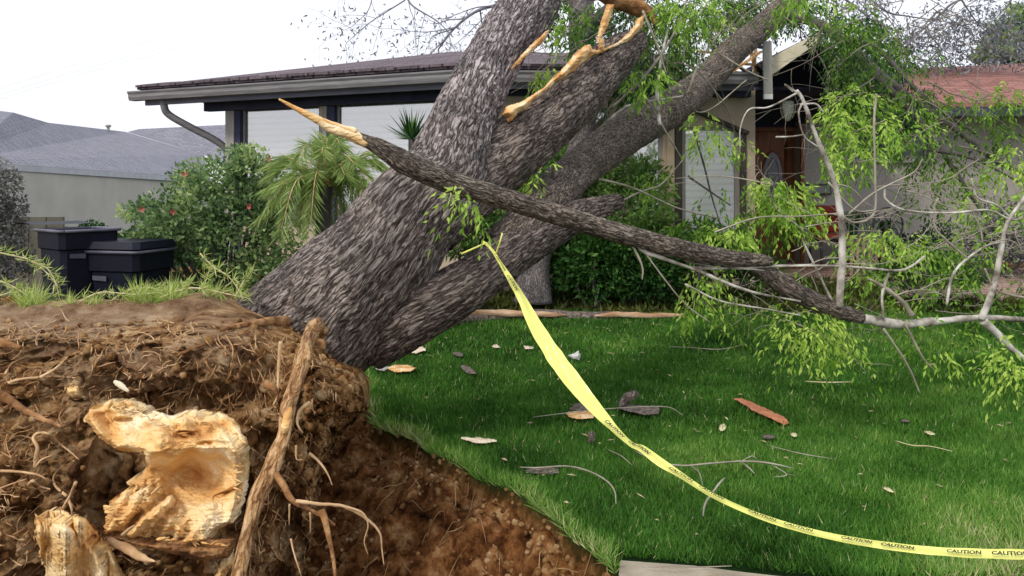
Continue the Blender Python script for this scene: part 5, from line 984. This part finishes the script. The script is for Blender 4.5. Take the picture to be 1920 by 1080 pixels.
# ------------------------------------------------------------------ caution tape
tp = thing('caution_tape', 'yellow caution tape with black lettering tied to a limb and sagging over the lawn', 'barrier tape', W(935, 480, 4.15))
tl = [(905, 452, 4.12, 5), (922, 468, 4.1, 6), (936, 490, 4.05, 7), (955, 520, 3.98, 12), (980, 562, 3.9, 19), (1005, 612, 3.8, 28), (1040, 668, 3.7, 36), (1075, 715, 3.6, 36), (1110, 758, 3.52, 30), (1150, 802, 3.45, 20), (1180, 830, 3.4, 13), (1205, 842, 3.36, 19), (1240, 868, 3.3, 22), (1275, 890, 3.25, 15), (1330, 925, 3.18, 13), (1400, 958, 3.1, 14), (1480, 986, 3.02, 15), (1580, 1010, 2.92, 17), (1700, 1028, 2.8, 19), (1800, 1036, 2.72, 22), (1900, 1039, 2.64, 24), (2000, 1040, 2.58, 25)]
C4 = catmull(np.array([list(W(a, b_, c))+[d] for a, b_, c, d in tl]), 16); cc = C4[:, :3]; wpx = C4[:, 3]
T = np.gradient(cc, axis=0); T /= np.linalg.norm(T, axis=1)[:, None]; vd = cc-np.array([0, 0, H]); vd /= np.linalg.norm(vd, axis=1)[:, None]
S = np.cross(T, vd); S /= np.linalg.norm(S, axis=1)[:, None]; S[S[:, 2] < 0] *= -1
K = np.cross(T, S); K /= np.linalg.norm(K, axis=1)[:, None]
sl_ = np.concatenate([[0], np.cumsum(np.linalg.norm(np.diff(cc, axis=0), axis=1))]); full = .075; app = np.minimum(wpx*np.interp(sl_, [0, .9, 1.3, 9], [.88, .88, .72, .74])*cc[:, 1]/F, full*1.25); dp = np.sqrt(np.maximum(full**2-app**2, 0)); dp[:50] *= .2; K[(K*vd).sum(1) < 0] *= -1
Hv = (S*app[:, None]+K*dp[:, None])/2
sl = np.concatenate([[0], np.cumsum(np.linalg.norm(np.diff(cc, axis=0), axis=1))])
nw = 6; tt = np.linspace(-1, 1, nw); cr_ = (fbm(np.column_stack([sl*16, 0*sl, 0*sl+3]), 3)-.5); Hv = Hv*(1+.22*cr_[:, None]); cc = cc+K*(cr_*.012)[:, None]; Vt = (cc[:, None, :]+Hv[:, None, :]*tt[None, :, None]+K[:, None, :]*(.006*np.sin(tt*3.4+sl[:, None]*13))[:, :, None]).reshape(-1, 3)
i = np.arange(len(cc)-1)[:, None]*nw; j = np.arange(nw-1)[None, :]
mk('band', Vt, np.stack([i+j, i+j+1, i+nw+j+1, i+nw+j], -1).reshape(-1, 4), TAPE, tp, True)
def textmesh(word):
    cu = bpy.data.curves.new('t', 'FONT'); cu.body = word; cu.size = 1; cu.offset = .035; cu.resolution_u = 2
    o = bpy.data.objects.new('t', cu); COL.objects.link(o); bpy.context.view_layer.update()
    me = bpy.data.meshes.new_from_object(o.evaluated_get(bpy.context.evaluated_depsgraph_get()))
    V_ = np.array([v.co[:] for v in me.vertices]); F_ = [tuple(p.vertices) for p in me.polygons]
    bpy.data.objects.remove(o); bpy.data.curves.remove(cu); bpy.data.meshes.remove(me); V_[:, 0] -= V_[:, 0].min(); V_[:, 1] -= V_[:, 1].min(); return V_, F_
TV, TF = textmesh('CAUTION'); tw_, th_ = TV[:, 0].max(), TV[:, 1].max()
s0 = .12; Lw = .105
nrm = np.cross(T, Hv); nrm /= np.linalg.norm(nrm, axis=1)[:, None]; nrm[(nrm*vd).sum(1) > 0] *= -1
kk = 0
while s0+Lw < sl[-1]:
    s_ = s0+TV[:, 0]/tw_*Lw; h_ = -.86+TV[:, 1]/th_*.78
    c_ = np.column_stack([np.interp(s_, sl, cc[:, q]) for q in range(3)]); hv = np.column_stack([np.interp(s_, sl, Hv[:, q]) for q in range(3)]); nn = np.column_stack([np.interp(s_, sl, nrm[:, q]) for q in range(3)])
    if not .28 < s0 < .95: MB().add(c_+hv*h_[:, None]+nn*.011, TF).build('lettering', INK, tp)
    s0 += Lw+(.03 if kk % 2 == 0 else .10); kk += 1
m = MB(); m.tube(P3([(865, 476, 4.1), (890, 465, 4.08), (912, 455, 4.08)]), .005, 6, 3); m.tube(P3([(912, 455, 4.08), (922, 470, 4.05), (930, 475, 4.04), (942, 437, 4.0)]), .004, 6, 2); m.build('tie', TAPE, tp, True)

# ------------------------------------------------------------------ debris on the lawn
def plate(name, label, cat, poly, m, seed=1, flat=True, z=.06, th=.03, amp=.012):
    cy_ = max(q[1] for q in poly); Yc = (H-z+.02)*F/(cy_-HOR)
    f_ = (lambda X_, Y2: (H-z)*F/(np.maximum(Y2, 560)-HOR)) if flat else (lambda X_, Y2: Yc+0*X_+.02*np.sin(X_*.3))
    return tag(relief(name, poly, f_, m, None, th, 1.3, 1.6, seed, amp*.3), label, cat)
def blob(cx, cy, rx, ry, rot=0, n=11, seed=0):
    r_ = np.random.default_rng(seed); o_ = []
    for k in range(n):
        a = 6.283*k/n; q = r_.uniform(.72, 1.12); x_, y_ = rx*math.cos(a)*q, ry*math.sin(a)*q; o_.append((cx+x_*math.cos(rot)-y_*math.sin(rot), cy+x_*math.sin(rot)+y_*math.cos(rot)))
    return o_
PALEW = plain('pale_chip', [(.3, (.62, .45, .30)), (.6, (.85, .74, .58))], 16, .7, .3); BARKC = plain('bark_chip', [(.35, (.05, .04, .035)), (.5, (.20, .155, .13)), (.65, (.38, .33, .30))], 30, .9, .9, 70, (1, 3, 1)); REDW = plain('reddish_splinter', [(.3, (.42, .13, .07)), (.7, (.66, .30, .16))], 12, .7, .3)
plate('wood_chip', 'largest pale wood chip lying close under the leaning trunk', 'wood chip', [(755, 660), (765, 652), (780, 645), (790, 650), (798, 658), (780, 662)], PALEW, 1)
plate('wood_chip', 'flat orange-brown wood chip on the grass beside the trunk base', 'wood chip', [(724, 690), (740, 685), (762, 685), (778, 691), (770, 697), (740, 698)], WOODO, 2)
plate('stone', 'small grey stone at the very foot of the trunk', 'stone', [(704, 692), (710, 685), (722, 684), (728, 690), (720, 696)], STONE, 3)
plate('wood_chip', 'small white chip just right of the wide part of the yellow tape', 'wood chip', [(1065, 668), (1075, 665), (1084, 659), (1089, 666), (1086, 676), (1076, 673)], WHITE, 4, False)
plate('wood_chip', 'thin pale splinter lying alone on the dark grass left of the curved twig', 'wood splinter', [(862, 822), (900, 823), (934, 827), (905, 832), (885, 829)], PALEW, 5)
plate('wood_splinter', 'long reddish splinter lying diagonally on the open lawn', 'wood splinter', [(1375, 747), (1392, 749), (1410, 755), (1440, 769), (1470, 783), (1481, 793), (1470, 797), (1445, 784), (1415, 772), (1393, 757)], REDW, 6)
plate('bark_piece', 'grey bark piece standing up from the lawn right of the tape', 'bark', [(1158, 768), (1163, 750), (1175, 737), (1192, 734), (1200, 740), (1190, 748), (1180, 757), (1176, 768)], BARKC, 7, False)
plate('bark_piece', 'long flat grey bark piece lying right of the tape', 'bark', [(1158, 766), (1180, 761), (1215, 762), (1238, 766), (1236, 776), (1210, 778), (1180, 772)], BARKC, 8)
plate('bark_piece', 'bark slab with an orange underside half hidden by the tape', 'bark', [(1062, 776), (1075, 772), (1100, 770), (1118, 776), (1112, 784), (1085, 786), (1068, 782)], WOODO, 9)
plate('bark_piece', 'grey bark flake lying behind the orange slab by the tape', 'bark', [(1068, 768), (1080, 758), (1100, 756), (1108, 768), (1090, 772)], BARKC, 29)
plate('bark_piece', 'small upright dark bark flake below the tape\'s orange slab', 'bark', [(1102, 830), (1104, 815), (1110, 808), (1116, 816), (1114, 830)], BARKC, 10, False)
plate('bark_piece', 'dark bark scrap under the curved twig', 'bark', blob(1020, 884, 36, 6, 0, 11, 11), BARKC, 11)
plate('wood_chip', 'tiny pale chip between the trunk and the tape', 'wood chip', blob(930, 650, 9, 3, 0, 8, 12), PALEW, 12); plate('wood_chip', 'tiny pale chip right beside the tape\'s upper edge', 'wood chip', blob(990, 652, 10, 3, 0, 8, 13), PALEW, 13)
plate('dead_leaf', 'grey dead leaf on the grass right of the trunk base', 'leaf', blob(878, 694, 17, 5, .45, 11, 14), BARKC, 14); plate('dead_leaf', 'brownish dead leaf near the reddish splinter', 'leaf', blob(1442, 820, 12, 3, 0, 9, 15), BARKC, 15)
plate('dead_leaf', 'small yellow leaf left of the reddish splinter', 'leaf', blob(1356, 803, 8, 5, -.6, 8, 16), STRAW, 16); plate('dead_leaf', 'grey leaf lying far back on the lawn between trunk and tape', 'leaf', blob(858, 664, 12, 4, .3, 9, 17), BARKC, 17)
plate('dead_leaf', 'small brown leaf near the yellowish patch in the lawn\'s right half', 'leaf', blob(1700, 790, 7, 2.5, 0, 9, 18), BARKC, 18); plate('dead_leaf', 'crumpled pale leaf above the long straight run of tape', 'leaf', blob(1668, 920, 9, 3, .1, 9, 19), STRAW, 19)
plate('dead_leaf', 'tiny pale leaf right of the brownish dead leaf', 'leaf', blob(1490, 817, 5, 4, 0, 8, 20), STRAW, 20); plate('dead_leaf', 'small pale leaf lying just above the straw-coloured twig', 'leaf', blob(1745, 813, 9, 2.5, .1, 8, 21), STRAW, 21)
def ltwig(label, lines, r_, m, z=.05, name='twig'):
    b_ = MB()
    for ln_, k in lines: b_.tube([G(x_, y_, z+.02*(q % 2)) for q, (x_, y_) in enumerate(ln_)], [r_*k*.45]+[r_*k*.68]*(len(ln_)-2)+[r_*k*.3], 6, 5, .35, int(ln_[0][0]))
    return tag(b_.build(name, m, None, True), label, 'twig')
ltwig('single pale twig curving in an arc on the lawn', [([(975, 876), (1010, 877), (1060, 874), (1100, 882), (1135, 900), (1152, 920), (1155, 945)], 1)], .006, BARKT, .06)
ltwig('forked dry twig lying on the lawn touching the tape', [([(1190, 845), (1235, 866), (1280, 873), (1330, 869), (1390, 865), (1440, 868), (1487, 878)], 1), ([(1390, 866), (1402, 875), (1415, 888)], .8), ([(1295, 873), (1310, 885), (1318, 910)], .7), ([(1445, 870), (1475, 890), (1450, 894)], .6), ([(1390, 865), (1410, 855), (1420, 862)], .6), ([(1475, 889), (1490, 891)], .5)], .007, BARKT, .07)
ltwig('short grey twig leaning below the tape', [([(1318, 968), (1322, 945), (1335, 925), (1350, 905), (1360, 895)], 1)], .008, BARKT, .06)
ltwig('thin straw-coloured twig on the far right of the lawn', [([(1678, 826), (1710, 835), (1745, 837), (1785, 846)], 1)], .005, STRAW, .05); ltwig('straight pale stick lying beyond the reddish splinter', [([(1510, 715), (1550, 717), (1600, 716)], 1)], .008, STRAW, .05)
ltwig('very thin long stem crossing the bark pieces', [([(1000, 782), (1100, 770), (1180, 764), (1250, 763), (1280, 778)], 1)], .005, BARKT, .08); ltwig('faint thin twig on the grass near the tape\'s twist', [([(1140, 843), (1165, 855), (1185, 872)], 1)], .004, BARKT, .05)
ltwig('curved twig at the lawn\'s far edge right of the tape', [([(1255, 650), (1300, 652), (1350, 655), (1400, 645)], 1)], .007, BARKT, .06); ltwig('pale twig lying along the pavement edge', [([(1205, 1064), (1260, 1062), (1320, 1063), (1372, 1061)], 1)], .004, BARKT, .03)
ltwig('fine dry stem lying right of the reddish splinter\'s lower end', [([(1440, 835), (1500, 850), (1560, 860)], 1)], .004, BARKT, .05)
# split log at the far edge of the lawn
LOGF = plain('log_split_face', [(.3, (.26, .13, .06)), (.5, (.50, .32, .20)), (.7, (.78, .62, .46))], 5, .8, .4, 30, (.5, 1, 3))
lg = thing('split_log', 'long freshly split log lying along the far edge of the lawn', 'log', G(1060, 600))
y = 9.35; v, f, bc = tube([W(838, 603, 8.7), W(880, 598, 9.1), W(960, 597, y), (W(1060, 597, y)), W(1160, 598, y), W(1290, 597, y)], [.05, .085, .095, .09, .085, .05], 18, 10, .35, 3); mk('bark', v, f, BARKC, lg, True)
strip('split_face', [(842, 602, 8.6), (870, 590, 9.0), (920, 588, 9.2), (980, 589, 9.22), (1040, 590, 9.24), (1062, 591, 9.25)], [3, 6, 7, 7, 5, 2], LOGF, lg, 12); strip('split_face', [(1115, 592, 9.24), (1160, 590, 9.22), (1220, 592, 9.22), (1290, 590, 9.24)], [2, 5, 5, 2], LOGF, lg, 13)

m = MB(); rl_ = np.random.default_rng(71); n_ = 0
while n_ < 420:
    y_ = math.sqrt(rl_.uniform(3.4**2, 9.6**2)); x_ = (rl_.uniform(700, 1930)-960)*y_/F
    if crd([x_], [y_])[0] > -.05: continue
    a = rl_.uniform(0, 3.14); L_ = rl_.uniform(.006, .03); c = np.array([x_, y_, .04+rl_.random()*.02]); d = np.array([math.cos(a), math.sin(a), rl_.normal()*.15])*L_; e2 = np.array([-math.sin(a), math.cos(a), rl_.normal()*.4])*L_*rl_.uniform(.08, .25)
    m.add([c-d, c+e2, c+d, c-e2+[0, 0, .004]], [(0, 1, 2, 3)]); n_ += 1
tag(m.build('leaf_litter', plain('litter', [(.3, (.12, .08, .05)), (.5, (.36, .28, .17)), (.7, (.68, .60, .42))], 3, .8, 0), None, False), 'tiny dry leaf bits and bark crumbs strewn over the lawn', kind='stuff')
# ------------------------------------------------------------------ grass
def lawn_grass(n, y0, y1, x0f, x1f, h, wd, seed, den=1):
    r = np.random.default_rng(seed); y = np.sqrt(r.uniform(y0**2, y1**2, n)); x = (r.uniform(x0f, x1f, n)-960)*y/F
    d_ = crd(x, y); k = d_ < .0
    ed = (y < 3.34-.22*(x-.45)) & (x > .42)     # pavement
    k &= ~ed; k &= y+0*x < 9.72+.15*np.sin(x*3); x, y, d_ = x[k], y[k], d_[k]; n = len(x)
    pat = fbm(np.column_stack([x*.9, y*.9, 0*x+1]), 4); pat2 = fbm(np.column_stack([x*5, y*5, 0*x+6]), 3)
    near = ss(-.16, -.0, d_); front = ss(4.1, 3.3, y)*ss(.5, 2.5, x)*.3  # light painted into blade colour along the crater rim and front right
    v_ = .14+.75*(pat-.38)*1.1+.4*(pat2-.5)+r.random(n)**2*.45+.42*near+front; v_ = np.where(r.random(n) < .012, 1, v_)
    z = gz(x, y)+(fbm(np.column_stack([x*.8, y*.8, 0*x]), 3)-.5)*.05-.006
    D = r.normal(size=(n, 3))*[.5, .5, .1]; D[:, 2] += 1; D += np.column_stack([np.sin(pat*22), np.cos(pat*19), 0*x])*.25; D[:, 2] -= near*.3
    L = h*r.uniform(.5, 1.3, n)*(1+.5*near)*(.75+.5*pat2)
    return leafquads(np.column_stack([x, y, z]), D, L, wd*r.uniform(.7, 1.3, n), seed, v_, .05)
lb = LB()
lb.add(*lawn_grass(150000, 3.15, 5.0, 640, 1960, .055, .0045, 1)); lb.add(*lawn_grass(120000, 4.9, 7.2, 640, 1960, .06, .007, 2)); lb.add(*lawn_grass(80000, 7.1, 9.8, 620, 1960, .065, .011, 3))
lb.add(*lawn_grass(60000, 3.15, 9.8, 1960, 3000, .06, .010, 4)); lb.add(*lawn_grass(15000, 5.4, 9.8, -200, 620, .06, .012, 5))
r = np.random.default_rng(90); n = 26000
tag(lb.build('grass', GRASS), 'thick dark green lawn grass', kind='stuff')
print('done building', len(bpy.data.objects))
